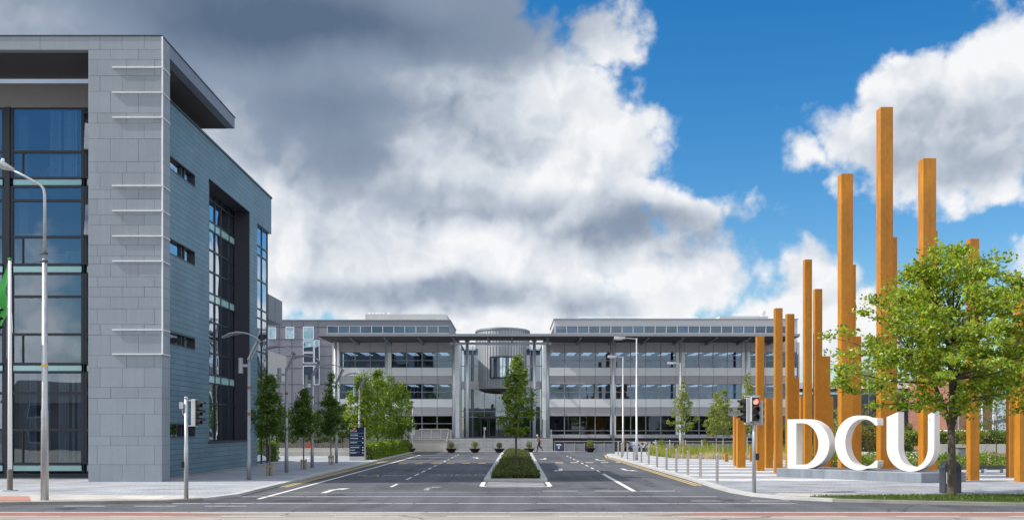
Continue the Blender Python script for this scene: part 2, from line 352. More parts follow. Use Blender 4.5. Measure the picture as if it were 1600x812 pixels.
def emit_mat(name, col, strength):
    m, nt, N, L, P = new_mat(name); P.inputs['Base Color'].default_value = (*col, 1); P.inputs['Emission Color'].default_value = (*col, 1); P.inputs['Emission Strength'].default_value = strength
    n = N.new('ShaderNodeTexVoronoi'); n.inputs['Scale'].default_value = 40; tc = N.new('ShaderNodeTexCoord'); L.new(tc.outputs['Object'], n.inputs['Vector'])
    mr = N.new('ShaderNodeMapRange'); L.new(n.outputs['Distance'], mr.inputs[0]); mr.inputs[3].default_value = strength * 1.2; mr.inputs[4].default_value = strength * 0.8; L.new(mr.outputs[0], P.inputs['Emission Strength'])
    return m

MT = dict(
    asphalt=road_mat('asphalt', (0.096, 0.099, 0.112), .45, (1.3, .06, 1)),
    concrete_road=road_mat('worn concrete carriageway', (0.30, 0.28, 0.25), .35, (.05, 1.2, 1)), iron=mat('cast iron cover', (0.05, 0.05, 0.052), .6, .4, var=.2, scale=6), ceiling_lamp=emit_mat('ceiling lamp', (0.85, 0.93, 1.0), 1.6), drum_zinc=mat('dark drum zinc', (0.35, 0.37, 0.40), 0.42, 0.15, var=0.08, scale=0.6, isl=0.1),
    red_lane=mat('red cycle lane surfacing', (0.27, 0.118, 0.092), 0.85, var=0.2, scale=0.8, fine=20, fvar=0.1),
    white_paint=worn_paint('white road paint', (0.62, 0.62, 0.60), 0.98), faded_paint=worn_paint('faded white road paint', (0.5, 0.5, 0.5), 0.45), half_paint=worn_paint('half worn white road paint', (0.62, 0.62, 0.61), 0.75),
    yellow_paint=worn_paint('yellow road paint', (0.62, 0.46, 0.16), 0.9),
    kerb=mat('granite kerb', (0.44, 0.44, 0.43), 0.7, var=0.14, scale=1.5, fine=30, fvar=0.1, bump=0.3),
    kerb_dark=mat('old grey kerb', (0.26, 0.25, 0.235), 0.85, var=0.25, scale=1.2, fine=25, fvar=0.12, bump=0.4),
    paving=brick_mat('grey granite paving', (0.30, 0.315, 0.345), (0.37, 0.385, 0.415), (0.12, 0.12, 0.13), 0.6, 0.3, 0.010, 0.75, 'xy', var=0.24, vscale=0.45, speck=0.06),
    path=brick_mat('beige concrete footpath', (0.44, 0.41, 0.37), (0.48, 0.45, 0.41), (0.18, 0.165, 0.15), 1.8, 2.4, 0.016, 0.8, 'xy', var=0.26, vscale=0.7),
    plaza=stripe_paving('banded plaza paving'),
    tactile=mat('red tactile paving', (0.40, 0.19, 0.15), 0.8, var=0.15, scale=2),
    soil=mat('dark soil', (0.05, 0.04, 0.025), 0.95, var=0.3, scale=2),
    ground=mat('distant ground', (0.10, 0.105, 0.09), 0.95, var=0.25, scale=0.05),
    turf=mat('verge turf', (0.062, 0.10, 0.018), 0.95, var=0.3, scale=1.5, fine=30, fvar=0.2, bump=0.6),
    granite=mat('grey granite cladding', (0.245, 0.282, 0.322), 0.6, var=0.07, scale=0.7, fine=26, fvar=0.17, isl=0.09, streak=0.05),
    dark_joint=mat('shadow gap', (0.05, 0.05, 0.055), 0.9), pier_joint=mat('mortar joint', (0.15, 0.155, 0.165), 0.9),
    slate=brick_mat('blue slate boarding', (0.090, 0.180, 0.240), (0.114, 0.204, 0.262), (0.022, 0.040, 0.055), 2.3, 0.262, 0.011, 0.45, 'yz', var=0.16, vscale=0.5),
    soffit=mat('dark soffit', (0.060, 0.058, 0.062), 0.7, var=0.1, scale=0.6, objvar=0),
    render=mat('grey render panel', (0.24, 0.235, 0.24), 0.8, var=0.05),
    fascia=mat('grey metal fascia', (0.20, 0.22, 0.27), 0.5, 0.3, var=0.06, scale=0.6),
    frame=mat('dark window frame', (0.022, 0.026, 0.036), 0.4, var=0.1),
    reveal=mat('dark blue grey reveal', (0.028, 0.030, 0.045), 0.6, var=0.12, scale=1),
    teal=mat('teal spandrel glass', (0.36, 0.62, 0.62), 0.08, var=0.05, spec=0.8),
    rod=mat('white painted rod', (0.78, 0.79, 0.80), 0.4, var=0.05),
    glass=glass_mat('tinted glass', (0.50, 0.60, 0.68), 0.24, 0.008), glass_dark=glass_mat('dark tinted glass', (0.34, 0.42, 0.50), 0.04, 0.003), glass_blue=glass_mat('blue reflective glass', (0.30, 0.40, 0.5), 0.62, 0.05),
    glass_center=glass_mat('office ribbon glass', (0.42, 0.56, 0.70), 0.15, 0.003, (0.46, 0.60, 0.76)),
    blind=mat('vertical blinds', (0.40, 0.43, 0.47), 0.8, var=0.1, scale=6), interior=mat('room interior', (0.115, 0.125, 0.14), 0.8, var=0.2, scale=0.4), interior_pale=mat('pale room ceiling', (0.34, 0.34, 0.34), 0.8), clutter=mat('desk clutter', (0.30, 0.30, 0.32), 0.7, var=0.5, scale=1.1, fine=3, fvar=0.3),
    column=mat('silver column', (0.62, 0.67, 0.74), 0.38, 0.35, var=0.05, scale=0.8),
    white_panel=mat('white metal panel', (0.84, 0.86, 0.88), 0.45, 0.1, var=0.04, scale=0.5),
    grey_panel=mat('grey louvred panel', (0.46, 0.46, 0.48), 0.6, var=0.06, scale=0.4, fine=6, fvar=0.04, stretch=(0.4, 0.4, 9)),
    dark_metal=mat('dark grey metal', (0.06, 0.066, 0.078), 0.5, 0.2, var=0.1),
    zinc=brick_mat('standing seam zinc', (0.30, 0.315, 0.34), (0.25, 0.265, 0.29), (0.10, 0.11, 0.12), 9.0, 0.5, 0.02, 0.42, 'xz', var=0.1, spec=0.5, metal=0.3),
    zinc_plain=mat('grey zinc', (0.27, 0.285, 0.31), 0.42, 0.35, var=0.12, scale=0.6, fine=4, fvar=0.08),
    composite=mat('grey violet composite panel', (0.195, 0.205, 0.242), 0.6, var=0.06, scale=0.4), pale_wall=mat('pale wall', (0.52, 0.53, 0.52), 0.7, var=0.08, scale=0.6),
    concrete=mat('concrete', (0.44, 0.42, 0.385), 0.85, var=0.20, scale=0.8, fine=12, fvar=0.1, stretch=(1, 1, 0.5)),
    step=brick_mat('pale granite step', (0.40, 0.41, 0.42), (0.46, 0.47, 0.48), (0.17, 0.175, 0.18), 1.5, 0.15, 0.022, 0.75, 'xz', var=0.12),
    steel=mat('galvanised steel', (0.44, 0.455, 0.47), 0.42, 0.55, var=0.12, scale=5, fine=30, fvar=0.08), stainless=mat('brushed stainless steel', (0.50, 0.47, 0.45), 0.34, 0.75, var=0.08, scale=6, objvar=0.15),
    lamp_grey=mat('grey painted lamp post', (0.27, 0.29, 0.32), 0.45, 0.3, var=0.08), lens=mat('lamp lens', (0.75, 0.75, 0.72), 0.2), rust=mat('rusty collar', (0.22, 0.11, 0.05), 0.8, var=0.3),
    orange=mat('orange stained timber column', (0.425, 0.170, 0.009), 0.55, var=0.22, scale=1.1, fine=7, fvar=0.13, streak=0.10, bump=0.15, objvar=0.10, stretch=(1.0, 1.0, 0.55)),
    letter=mat('white painted letter', (0.66, 0.655, 0.64), 0.5, var=0.06, scale=1.5, streak=0.05), plinth=mat('dark zinc plinth', (0.195, 0.225, 0.265), 0.5, 0.15, var=0.22, scale=1.3, fine=7, fvar=0.06, stretch=(1.4, 1.4, 0.35), streak=0.10),
    black=mat('black plastic', (0.014, 0.014, 0.016), 0.4, var=0.1), bin_grey=mat('charcoal bin', (0.035, 0.042, 0.055), 0.45, var=0.1), signal_grey=mat('light grey signal housing', (0.50, 0.51, 0.53), 0.45, 0.1),
    red_on=emit_mat('lit red signal', (1.0, 0.13, 0.08), 3.2), amber_off=mat('unlit amber lens', (0.06, 0.018, 0.008), 0.2), green_off=mat('unlit green lens', (0.008, 0.03, 0.025), 0.2),
    bark=mat('grey brown bark', (0.085, 0.068, 0.055), 0.9, var=0.3, scale=6, fine=25, fvar=0.2, bump=0.8, bscale=25, stretch=(1, 1, 0.3)), bark_young=mat('young bark', (0.15, 0.13, 0.11), 0.9, var=0.25, scale=8), bark_birch=mat('birch bark', (0.40, 0.38, 0.34), 0.85, var=0.3, scale=7),
    leaf_lime=leaf_mat('lime leaf', (0.195, 0.272, 0.024), (0.43, 0.52, 0.034), 0.04, 0.55), leaf_mid=leaf_mat('hornbeam leaf', (0.078, 0.138, 0.022), (0.17, 0.27, 0.03), 0.03, 0.5), leaf_island=leaf_mat('young maple leaf', (0.12, 0.19, 0.02), (0.28, 0.38, 0.03), 0.025, 0.45), leaf_bright=leaf_mat('bright maple leaf', (0.115, 0.185, 0.018), (0.27, 0.37, 0.028), 0.03, 0.5),
    leaf_birch=leaf_mat('birch leaf', (0.21, 0.25, 0.055), (0.36, 0.42, 0.07), 0.03, 0.4), leaf_hedge=leaf_mat('hedge leaf', (0.13, 0.205, 0.012), (0.27, 0.37, 0.02), 0.03, 0.5), leaf_cover=leaf_mat('ground cover leaf', (0.072, 0.098, 0.022), (0.13, 0.165, 0.03), 0.05, 0.55),
    leaf_box=leaf_mat('clipped yellow green leaf', (0.16, 0.19, 0.02), (0.26, 0.30, 0.03), 0.03, 0.4), leaf_dry=leaf_mat('brownish clipped leaf', (0.10, 0.095, 0.04), (0.13, 0.12, 0.04), 0.03, 0.4), blade_green=leaf_mat('tall grass blade', (0.28, 0.32, 0.05), (0.42, 0.46, 0.06), 0.03, 0.4), blade_dry=leaf_mat('dry grass blade', (0.55, 0.46, 0.27), (0.60, 0.50, 0.28), 0.02, 0.3), blade_turf=leaf_mat('turf blade', (0.075, 0.125, 0.018), (0.14, 0.20, 0.02), 0.03, 0.5), leaf_yellow=leaf_mat('yellow shrub leaf', (0.20, 0.18, 0.03), (0.30, 0.26, 0.04), 0.02, 0.4),
    fence=mat('weathered timber paling', (0.27, 0.235, 0.20), 0.85, var=0.3, scale=4), wood=mat('pale timber', (0.36, 0.26, 0.15), 0.8, var=0.2), brickwork=brick_mat('red brickwork', (0.27, 0.10, 0.065), (0.34, 0.14, 0.09), (0.30, 0.26, 0.22), 0.225, 0.075, 0.008, 0.85, 'xz'),
    navy=mat('navy sign face', (0.006, 0.012, 0.045), 0.35, var=0.1), sign_text=mat('white sign text', (0.72, 0.73, 0.75), 0.5), sign_blue=mat('pale blue sign text', (0.10, 0.24, 0.36), 0.5), sign_red=mat('red emblem', (0.5, 0.06, 0.03), 0.5), sign_gold=mat('gold emblem', (0.6, 0.35, 0.05), 0.5),
    flag=mat('green flag cloth', (0.02, 0.27, 0.035), 0.8, var=0.1), yellow=mat('yellow sticker', (0.7, 0.5, 0.05), 0.5), blue=mat('blue plastic', (0.012, 0.04, 0.23), 0.45), white=mat('white enamel', (0.78, 0.79, 0.80), 0.4, var=0.03), red_plastic=mat('red plastic', (0.55, 0.07, 0.03), 0.5),
    skin=mat('skin', (0.45, 0.27, 0.20), 0.6), hair=mat('grey white hair', (0.62, 0.60, 0.57), 0.8), jacket=mat('brown jacket', (0.15, 0.085, 0.05), 0.85, var=0.2, scale=5), trousers=mat('black trousers', (0.012, 0.012, 0.014), 0.8), tyre=mat('tyre rubber', (0.015, 0.015, 0.015), 0.8), car_white=mat('white van paint', (0.75, 0.76, 0.78), 0.3, coat=0.4, var=0.02),
)

# ================================================================== GROUND, ROADS, PAVEMENTS
struct(MB().sheet([(-2500, -2500), (2500, -2500), (2500, 2500), (-2500, 2500)], -0.03).build('ground', MT['ground']))
struct(MB().sheet([(-160, 29.7), (160, 29.7), (160, 150), (-160, 150)], 0.0).build('asphalt_road', MT['asphalt']))
struct(MB().sheet([(-160, -60), (160, -60), (160, 29.7), (-160, 29.7)], 0.0).build('concrete_road', MT['concrete_road']))
def arc(cx, cy, r, a0, a1, n=8):
    return [(cx + r * math.cos(R(a0 + (a1 - a0) * i / n)), cy + r * math.sin(R(a0 + (a1 - a0) * i / n))) for i in range(n + 1)]
left_line = [(-70, 30.9), (-30, 31.7), (-16.3, 32.3), (-11.2, 33.2), (-10.3, 34.2), (-9.75, 36.5), (-9.8, 42), (-9.9, 60), (-10.0, 80), (-10.1, 107.5)]
right_line = [(9.4, 96.6), (8.9, 95.6), (8.55, 93), (8.4, 86), (8.4, 62), (8.35, 50), (8.3, 45), (8.2, 41.5), (8.25, 38.6), (8.55, 36.6), (9.3, 35.0), (10.6, 33.9), (12.5, 33.0), (15.7, 31.9), (22, 31.3), (70, 30.6)]
def offset_line(pts, w):
    out = []
    for i, p in enumerate(pts):
        a = Vector(pts[max(i - 1, 0)]); b = Vector(pts[min(i + 1, len(pts) - 1)]); t = (b - a).normalized()
        out.append((p[0] - t.y * w, p[1] + t.x * w))
    return out
def kerb(name, pts, w, z, m):                          # kerb stones along a line, laid to its left
    b = MB(); q = offset_line(pts, w)
    for i in range(len(pts) - 1):
        a0, a1, b0, b1 = pts[i], pts[i + 1], q[i], q[i + 1]
        b.add([(*a0, -0.02), (*a1, -0.02), (*b1, -0.02), (*b0, -0.02), (*a0, z), (*a1, z), (*b1, z), (*b0, z)],
              [(4, 5, 6, 7), (0, 1, 5, 4), (2, 3, 7, 6), (0, 4, 7, 3), (1, 2, 6, 5)])
    return struct(b.build(name, m)), q
_, lq = kerb('kerb', left_line[4:], 0.32, PZ, MT['kerb'])
_, lq2 = kerb('kerb', left_line[:5], 0.2, PZ, MT['kerb_dark'])
left_in = lq2[:-1] + lq
struct(MB().sheet(left_in + [(-70, 107.5)], PZ - 0.004).build('pavement', MT['paving']))
_, rq = kerb('kerb', right_line[:12], 0.34, PZ, MT['kerb'])
_, rq2 = kerb('kerb', right_line[11:], 0.2, PZ, MT['kerb_dark'])
struct(MB().sheet(rq + rq2[1:] + [(70, 104), (10.5, 104), (9.9, 98.5)], PZ - 0.004).build('plaza', MT['plaza']))
# footpaths of beige concrete along the main road
struct(MB().sheet([(-70, 31.2), (-30, 31.95), (-16.3, 32.55), (-11.4, 33.45), (-10.6, 34.5), (-10.4, 35.6), (-17.0, 35.8), (-70, 35.4)], PZ).build('footpath', MT['path']))
struct(MB().sheet([(-70, 31.3), (-30, 32.0), (-17.6, 32.6), (-15.4, 32.8), (-16.6, 35.2), (-70, 35.2)], PZ + 0.005).build('tactile_paving', MT['tactile']))
struct(MB().sheet([(9.2, 36.0), (10.0, 35.2), (11.0, 34.2), (12.7, 33.25), (15.75, 32.15), (22, 31.55), (70, 30.85), (70, 35.3), (14, 36.2), (9.6, 36.9)], PZ).build('footpath', MT['path']))
# pale drain strip along the side of the left building
struct(MB().sheet([(-16.25, 46.5), (-15.9, 46.5), (-15.6, 74), (-15.9, 74)], PZ + 0.004).build('drain_strip', mat('ochre gravel strip', (0.30, 0.22, 0.13), 0.9)))
# pale footway in front of the entrance steps
struct(MB().prism([(-1.0, 107.9), (7.6, 107.9), (5.5, 109.6), (-7.5, 109.6), (-7.5, 109.0), (-1.6, 109.0)], -0.02, 0.06).build('footway', MT['step']))

# ---- central island: kerb ring with planting bed
isl = [(-1.30, 46.9), (1.62, 46.9), (1.95, 100.5), (-1.05, 100.5)]
q = [(-0.98, 47.25), (1.30, 47.25), (1.52, 100.0), (-0.62, 100.0)]
b = MB()
for i in range(4):
    j = (i + 1) % 4
    b.add([(*isl[i], -0.02), (*isl[j], -0.02), (*isl[j], 0.13), (*isl[i], 0.13), (*q[i], 0.13), (*q[j], 0.13), (*q[i], -0.02), (*q[j], -0.02)],
          [(0, 1, 2, 3), (3, 2, 5, 4), (4, 5, 7, 6)])
struct(b.build('island_kerb', MT['kerb']))
struct(MB().sheet(q, 0.09).build('planting_bed', MT['soil']))

# ---- road markings
ZM = 0.005
def strip(b, x0, y0, x1, y1, w):
    t = Vector((x1 - x0, y1 - y0, 0)).normalized(); n = Vector((-t.y, t.x, 0)) * w / 2
    a, c = Vector((x0, y0, ZM)), Vector((x1, y1, ZM)); b.quad(a - n, c - n, c + n, a + n)
m = MB(); strip(m, -8.72, 35.2, -8.60, 60, 0.16); strip(m, -8.60, 60, -8.5, 95, 0.16); strip(m, 4.72, 39.6, 4.9, 55.0, 0.19)
struct(m.build('edge_line', MT['white_paint']))
m = MB()
for y in (42.5, 48.8, 52.9, 57.0, 61.5, 66.0, 70.6, 75.4, 80.2, 85.0, 89.8, 94.6): strip(m, -5.03, y, -5.03, y + 2.4, 0.115)
for y in (57.3, 61.8, 66.3, 70.8, 75.6, 80.4, 85.2, 90.2): strip(m, 4.92, y, 4.95, y + 2.4, 0.115)
struct(m.build('lane_dash', MT['white_paint']))
m = MB()
for x in (-9.40, -9.62): strip(m, x, 42.5, x - 0.05, 100, 0.10)
for x in (7.72, 7.95): strip(m, x + 0.1, 43.5, x + 0.25, 86, 0.10); strip(m, x + 0.25, 86, x + 0.9, 95.3, 0.10)
struct(m.build('double_yellow_line', MT['yellow_paint']))
m = MB()
for i in range(15):
    x = -7.9 + i * 1.1
    if -1.5 < x < 2.1: continue
    y = 71.0 + (x + 7.9) * 0.17; m.quad((x, y, ZM), (x + 0.55, y, ZM), (x + 0.55, y + 1.1, ZM), (x, y + 1.1, ZM))
struct(m.build('ramp_marking', MT['yellow_paint']))
m = MB()
strip(m, -10, 36.45, 7.3, 36.45, 0.13); strip(m, -11, 33.15, 9.2, 33.05, 0.13)
struct(m.build('stop_line', MT['half_paint']))
m = MB(); strip(m, -9.2, 38.6, 6.5, 39.5, 0.06)
for x in (1.2, 3.2, 5.0): strip(m, x, 39.85, x + 1.35, 39.85, 0.16)
for x in (-14, -11.8, -9.6, 6.0, 8.0): strip(m, x, 34.3 if x > 0 else 32.0, x + 1.3, 34.3 if x > 0 else 32.0, 0.12)
struct(m.build('give_way_line', MT['half_paint']))
m = MB(); strip(m, -60, 29.6, 60, 29.6, 0.16)
for i in range(26): strip(m, -39 + i * 3.1, 28.25, -39 + i * 3.1 + 1.75, 28.25, 0.13)
struct(m.build('cycle_lane_line', MT['half_paint']))
m = MB(); m.quad((-60, 28.4, 0.003), (-9.5, 28.4, 0.003), (-6.6, 28.75, 0.003), (-10.5, 29.45, 0.003)); m.quad((-60, 28.4, 0.003), (-10.5, 29.45, 0.003), (-14, 29.45, 0.003), (-60, 29.45, 0.003))
m.quad((3.6, 28.5, 0.003), (60, 28.5, 0.003), (60, 29.45, 0.003), (5.6, 29.45, 0.003))
struct(m.build('red_cycle_lane', MT['red_lane']))
m = MB()                                               # hatched nose in front of the island
strip(m, -1.28, 43.2, -1.28, 46.5, 0.2); strip(m, 1.6, 43.2, 1.6, 46.5, 0.2); strip(m, -1.1, 42.75, 1.45, 42.75, 0.24); strip(m, -1.28, 43.2, -1.1, 42.75, 0.2); strip(m, 1.6, 43.2, 1.45, 42.75, 0.2)
for i in range(3): strip(m, -1.1, 44.0 + i * 1.05, 1.4, 43.4 + i * 1.05, 0.26)
struct(m.build('hatched_marking', MT['white_paint']))
def turn_arrow(loc, flip=1, rot=0, paint='white_paint', sy=1.0):
    s = [(0.11, 0), (0.11, 1.7), (0.22, 2.2), (0.36, 1.95), (0.52, 2.9), (0.02, 2.7), (0.12, 2.5), (-0.11, 1.85), (-0.11, 0)]
    c, sn = math.cos(rot), math.sin(rot)
    p = [(loc[0] + (x * flip) * c - y * sy * sn, loc[1] + (x * flip) * sn + y * sy * c) for x, y in s]
    struct(MB().sheet(p if flip > 0 else p[::-1], ZM).build('turn_arrow', MT[paint]))
turn_arrow((-7.1, 38.5), 1, 0, 'white_paint', 1.1); turn_arrow((-3.4, 40.2), 1, 0, 'faded_paint', 0.9)
for (x, y) in ((2.9, 62.5), (2.7, 85)): turn_arrow((x, y), 1, R(180), 'white_paint', 1.3)
for (x, y) in ((6.7, 62.5), (6.7, 82)): turn_arrow((x, y), -1, R(180), 'white_paint', 1.3)
turn_arrow((-2.9, 84), -1, 0, 'white_paint', 1.2)
for (x, y, r_) in ((-6.4, 37.4, .33), (3.6, 41.8, .33), (5.9, 52.2, .30), (-3.0, 58.0, .30), (-13.5, 31.0, .33), (7.2, 34.6, .33)):
    struct(MB().lathe([(r_, 0), (r_, .006), (r_ * .9, .0075)], (x, y, 0), 20).build('drain_cover', MT['iron']))
def text_mesh(name, body, size, mtl, parent=None, mw=None, extrude=0.0, align='LEFT'):
    cu = bpy.data.curves.new(name, 'FONT'); cu.body = body; cu.size = size; cu.extrude = extrude; cu.align_x = align
    t = bpy.data.objects.new('tmp_text', cu); C.objects.link(t)
    me = bpy.data.meshes.new_from_object(t, depsgraph=bpy.context.evaluated_depsgraph_get())
    bpy.data.objects.remove(t); bpy.data.curves.remove(cu)
    if mw is not None: me.transform(mw)
    if parent is not None: me.transform(Matrix.Translation(-wloc(parent)))
    me.materials.clear(); me.materials.append(mtl); me.name = name
    o = bpy.data.objects.new(name, me); C.objects.link(o); o.parent = parent; return o
for body, x, y, sx, pt in (('RAMP', -8.0, 51.9, 1.0, 'faded_paint'), ('AHEAD', -4.2, 52.6, 0.85, 'faded_paint')):
    struct(text_mesh('road_lettering', body, 1.0, MT[pt], None, Matrix.Translation((x, y, ZM)) @ Matrix.Diagonal((sx, 2.9, 1, 1))))

# ================================================================== LEFT BUILDING
DF, DG = 44.9, 48.8
XR, XL, XW = X(253, DF), X(138, DF), -16.5
ZTOP, ZSOF, ZBODY = Z(57, DF), Z(78, DF), 18.15
def ds(px): return 16.5 * F / (VX - px)
def zs(px, py): return Z(py, ds(px))
lb = thing('office_building', 'tall office block with a grey granite corner pier, glazed front and blue slate side wall', 'building', (XR, DF, PZ))
# granite pier: courses of slabs over a dark backing
b = MB(); b.box(XL + .02, XR - .03, DF + .03, DF + 1.02, PZ - .02, ZTOP - .02); b.build('pier_core', MT['pier_joint'], lb)
courses = [57, 77.8, 93, 118.7, 143, 176.8, 192.6, 217, 252.7, 269.4, 296, 310.8, 335.4, 351.7, 382.7, 399.5, 412, 432, 448, 464, 482, 506.4, 523, 555, 574, 604.4, 621.7, 646.3, 680.8, 695.6, 725, 754]
g = MB(); rnd = random.Random(3); W = XR - XL
for i in range(len(courses) - 1):
    z1, z0 = ZTOP if i == 0 else Z(courses[i], DF) - .005, max(Z(courses[i + 1], DF) + .005, PZ - .02)
    cuts = [0, *([.16, .46, .76] if i % 3 == 0 else [.30, .68] if i % 3 == 1 else [.12, .52, .90]), 1]
    for j in range(len(cuts) - 1):
        x1 = XR - .036 if j == len(cuts) - 2 else XL + W * cuts[j + 1] - .005
        g.box(XL + W * cuts[j] + (.005 if j else 0), x1, DF + rnd.uniform(-.003, .003), DF + .04, z0, z1)
    g.box(XR - .034, XR, DF - .004, DF + 1.05, z0, z1)
g.build('granite_pier', MT['granite'], lb)
g = MB()
n = 12
for i in range(n):
    x0 = -44 + (XL + 44) * i / n; g.box(x0 + .006, XL - .006 if i == n - 1 else -44 + (XL + 44) * (i + 1) / n - .006, DF, DF + .35, ZSOF, ZTOP)
g.build('granite_beam', MT['granite'], lb)
DE = 56.7
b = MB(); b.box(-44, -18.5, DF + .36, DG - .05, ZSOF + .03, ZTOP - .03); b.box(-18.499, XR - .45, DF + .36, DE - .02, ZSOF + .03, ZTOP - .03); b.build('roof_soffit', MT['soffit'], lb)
b = MB(); b.box(XR - .44, XR - .005, DF + 1.06, DE, ZSOF, ZTOP); b.box(-18.5, XR - .45, DE - .015, DE + .03, ZSOF, ZTOP); b.build('canopy_fascia', MT['fascia'], lb)
b = MB(); b.box(-44, -18.5, DF - .03, DG, ZTOP, ZTOP + .05); b.box(-18.499, XR + .03, DF - .03, DE + .06, ZTOP, ZTOP + .05); b.build('roof_capping', MT['frame'], lb)
# white rods on the pier
b = MB(); b.tube([(XR + .03, DF - .03, Z(553.5, DF)), (XR + .03, DF - .03, ZTOP - .02)], .035, 6)
b.build('corner_rod', MT['rod'], lb)
for y in (106, 145, 184, 290.5, 329.5, 369, 408, 515, 553):
    b = MB(); z = Z(y, DF); b.box(X(176, DF), XR + .03, DF - .075, DF - .012, z - .022, z + .022); b.box(XR + .002, XR + .06, DF - .10, DF + .95, z - .015, z + .015); b.build('projecting_rod', MT['rod'], lb)
# front glazing in the recess
zg = lambda y: Z(y, DG)
b = MB(); b.box(-44, XW - .03, DG, DG + .3, zg(168), zg(131)); b.build('render_panel', MT['render'], lb)
b = MB(); b.box(-44, XW - .03, DG + .02, DG + .25, zg(131), zg(130)); b.build('pale_strip', MT['rod'], lb)
bands = [(168, 278), (291, 413), (427, 568), (581, 724)]
cols = [(-330, -240), (-240, -150), (-150, -70), (-70, 7), (16, 130.5), (131.5, 165)]
trans = [[237], [313, 370], [463, 522], [614, 671]]
for fi, (ya, yb) in enumerate(bands):
    for (pa, pb) in cols:
        xa, xb = X(pa, DG), X(pb, DG); gq = MB(); fr = MB()
        ys = [ya] + trans[fi] + [yb]
        for k in range(len(ys) - 1):
            z1, z0 = zg(ys[k]), zg(ys[k + 1]); dy = 0.0
            gq.quad((xa, DG + .08, z0), (xb, DG + .08, z0), (xb, DG + .08, z1), (xa, DG + .08, z1))
        wn = gq.build('window', MT['glass'], lb)
        fr.box(xa, xa + .12, DG, DG + .14, zg(yb), zg(ya)); fr.box(xb - .12, xb, DG, DG + .14, zg(yb), zg(ya))
        for y in ys: fr.box(xa + .121, xb - .121, DG + .01, DG + .13, zg(y) - .06, zg(y) + .06)
        if (pa, pb) == (16, 130.5): fr.box(X(34, DG), X(34, DG) + .06, DG + .012, DG + .128, zg(ys[-1]) + .061, zg(ys[-2]) - .061)
        fr.build('window_frame', MT['frame'], wn)
for (ya, yb) in ((278, 291), (413.5, 427), (568.5, 581), (724.5, 737)):
    for (pa, pb) in cols:
        b = MB(); b.box(X(pa, DG) + .12, X(pb, DG) - .12, DG + .05, DG + .09, zg(yb) + .06, zg(ya) - .06); b.build('spandrel_panel', MT['teal'], lb)
b = MB(); b.box(X(7, DG), X(16, DG), DG - .06, DG + .2, PZ, zg(168)); b.box(X(130.5, DG), X(131.5, DG), DG - .02, DG + .2, PZ, zg(168)); b.box(-44, XW - .03, DG - .03, DG + .2, PZ, zg(739)); b.build('curtain_wall_post', MT['frame'], lb)
for (px0, y0, y1) in ((131.8, 176, 236), (131.8, 318, 369)):       # top-hung lights standing ajar
    b = MB(); xa, xb = X(px0, DG), X(px0 + 22, DG); z1, z0 = zg(y0), zg(y1)
    for (p, q) in (((xa, DG - .02, z1), (xa, DG - .2, z0)), ((xb, DG - .02, z1), (xb, DG - .2, z0)), ((xa, DG - .2, z0), (xb, DG - .2, z0)), ((xa, DG - .03, z1), (xb, DG - .03, z1))): b.bar(p, q, .08, .08)
    o = b.build('open_window', MT['frame'], lb)
    MB().quad((xa, DG - .21, z0), (xb, DG - .21, z0), (xb, DG - .02, z1), (xa, DG - .02, z1)).build('pane', MT['glass'], o)
b = MB()
for y in (284.5, 420.5, 575, 731): b.box(-44, XW - .35, DG + .35, DG + 8, zg(y) - .2, zg(y) + .2)
b.box(-44, XW - .35, DG + 8, DG + 8.2, PZ, ZBODY - .3); b.box(-44, XW - .35, DG + .35, DG + 8, ZBODY - .5, ZBODY - .3)
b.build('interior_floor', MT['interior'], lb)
b = MB()
for p in (38, -110, -260): b.box(X(p - 7, DG + .6), X(p + 7, DG + .6), DG + .5, DG + .9, PZ, 17.5)
b.build('interior_column', MT['render'], lb)
b = MB(); rb = random.Random(5)
for (ya, yb, pa, pb, dens) in ((170, 276, 76, 130, .8), (581, 722, 42, 130, .62), (170, 276, -70, 6, .7), (430, 566, -150, -70, .8), (581, 722, -150, 5, .6)):
    x = X(pa, DG)
    while x < X(pb, DG):
        if rb.random() < dens:
            a = rb.uniform(-.4, .9); dx, dy = .06 * math.cos(a), .06 * math.sin(a)
            b.quad((x - dx, DG + .32 - dy, zg(yb)), (x + dx, DG + .32 + dy, zg(yb)), (x + dx, DG + .32 + dy, zg(ya)), (x - dx, DG + .32 - dy, zg(ya)))
        x += .13
b.build('window_blind', MT['blind'], lb)
b = MB()
for i in range(46):
    fz = rb.choice([zg(420.5), zg(575), zg(284.5)]) + .2; x = rb.uniform(-26, XW - 1); w = rb.uniform(.3, 1.2); y = DG + rb.uniform(.8, 3.5)
    b.box(x, x + w, y, y + .5, fz + .45, fz + .75 + rb.random() * .5)
b.build('desk', MT['clutter'], lb)

# side wall of blue slate boards with its openings
Y0, Y1 = DF + 1.0, 70.2
def wall_holes(mb, a0, a1, z0, z1, holes, plane, depth, rm=1):
    """quads of a wall in the plane x = plane with rectangular openings; reveals go back by depth"""
    ys = sorted({a0, a1, *[h[0] for h in holes], *[h[1] for h in holes]}); zz = sorted({z0, z1, *[h[2] for h in holes], *[h[3] for h in holes]})
    for i in range(len(ys) - 1):
        for j in range(len(zz) - 1):
            cy, cz = (ys[i] + ys[i + 1]) / 2, (zz[j] + zz[j + 1]) / 2
            if any(h[0] < cy < h[1] and h[2] < cz < h[3] for h in holes): continue
            mb.quad((plane, ys[i], zz[j]), (plane, ys[i + 1], zz[j]), (plane, ys[i + 1], zz[j + 1]), (plane, ys[i], zz[j + 1]), 0)
win_z = [(zs(267, 242.8), zs(267, 265.7)), (zs(267, 371.4), zs(266, 397)), (zs(266, 516.5), zs(266, 537.7)), (zs(266, 661), zs(266, 683))]
wy0, wy1 = 48.2, ds(304.7)
bay = (ds(326.3), ds(390), zs(324.8, 689.5), zs(326.3, 278.6))
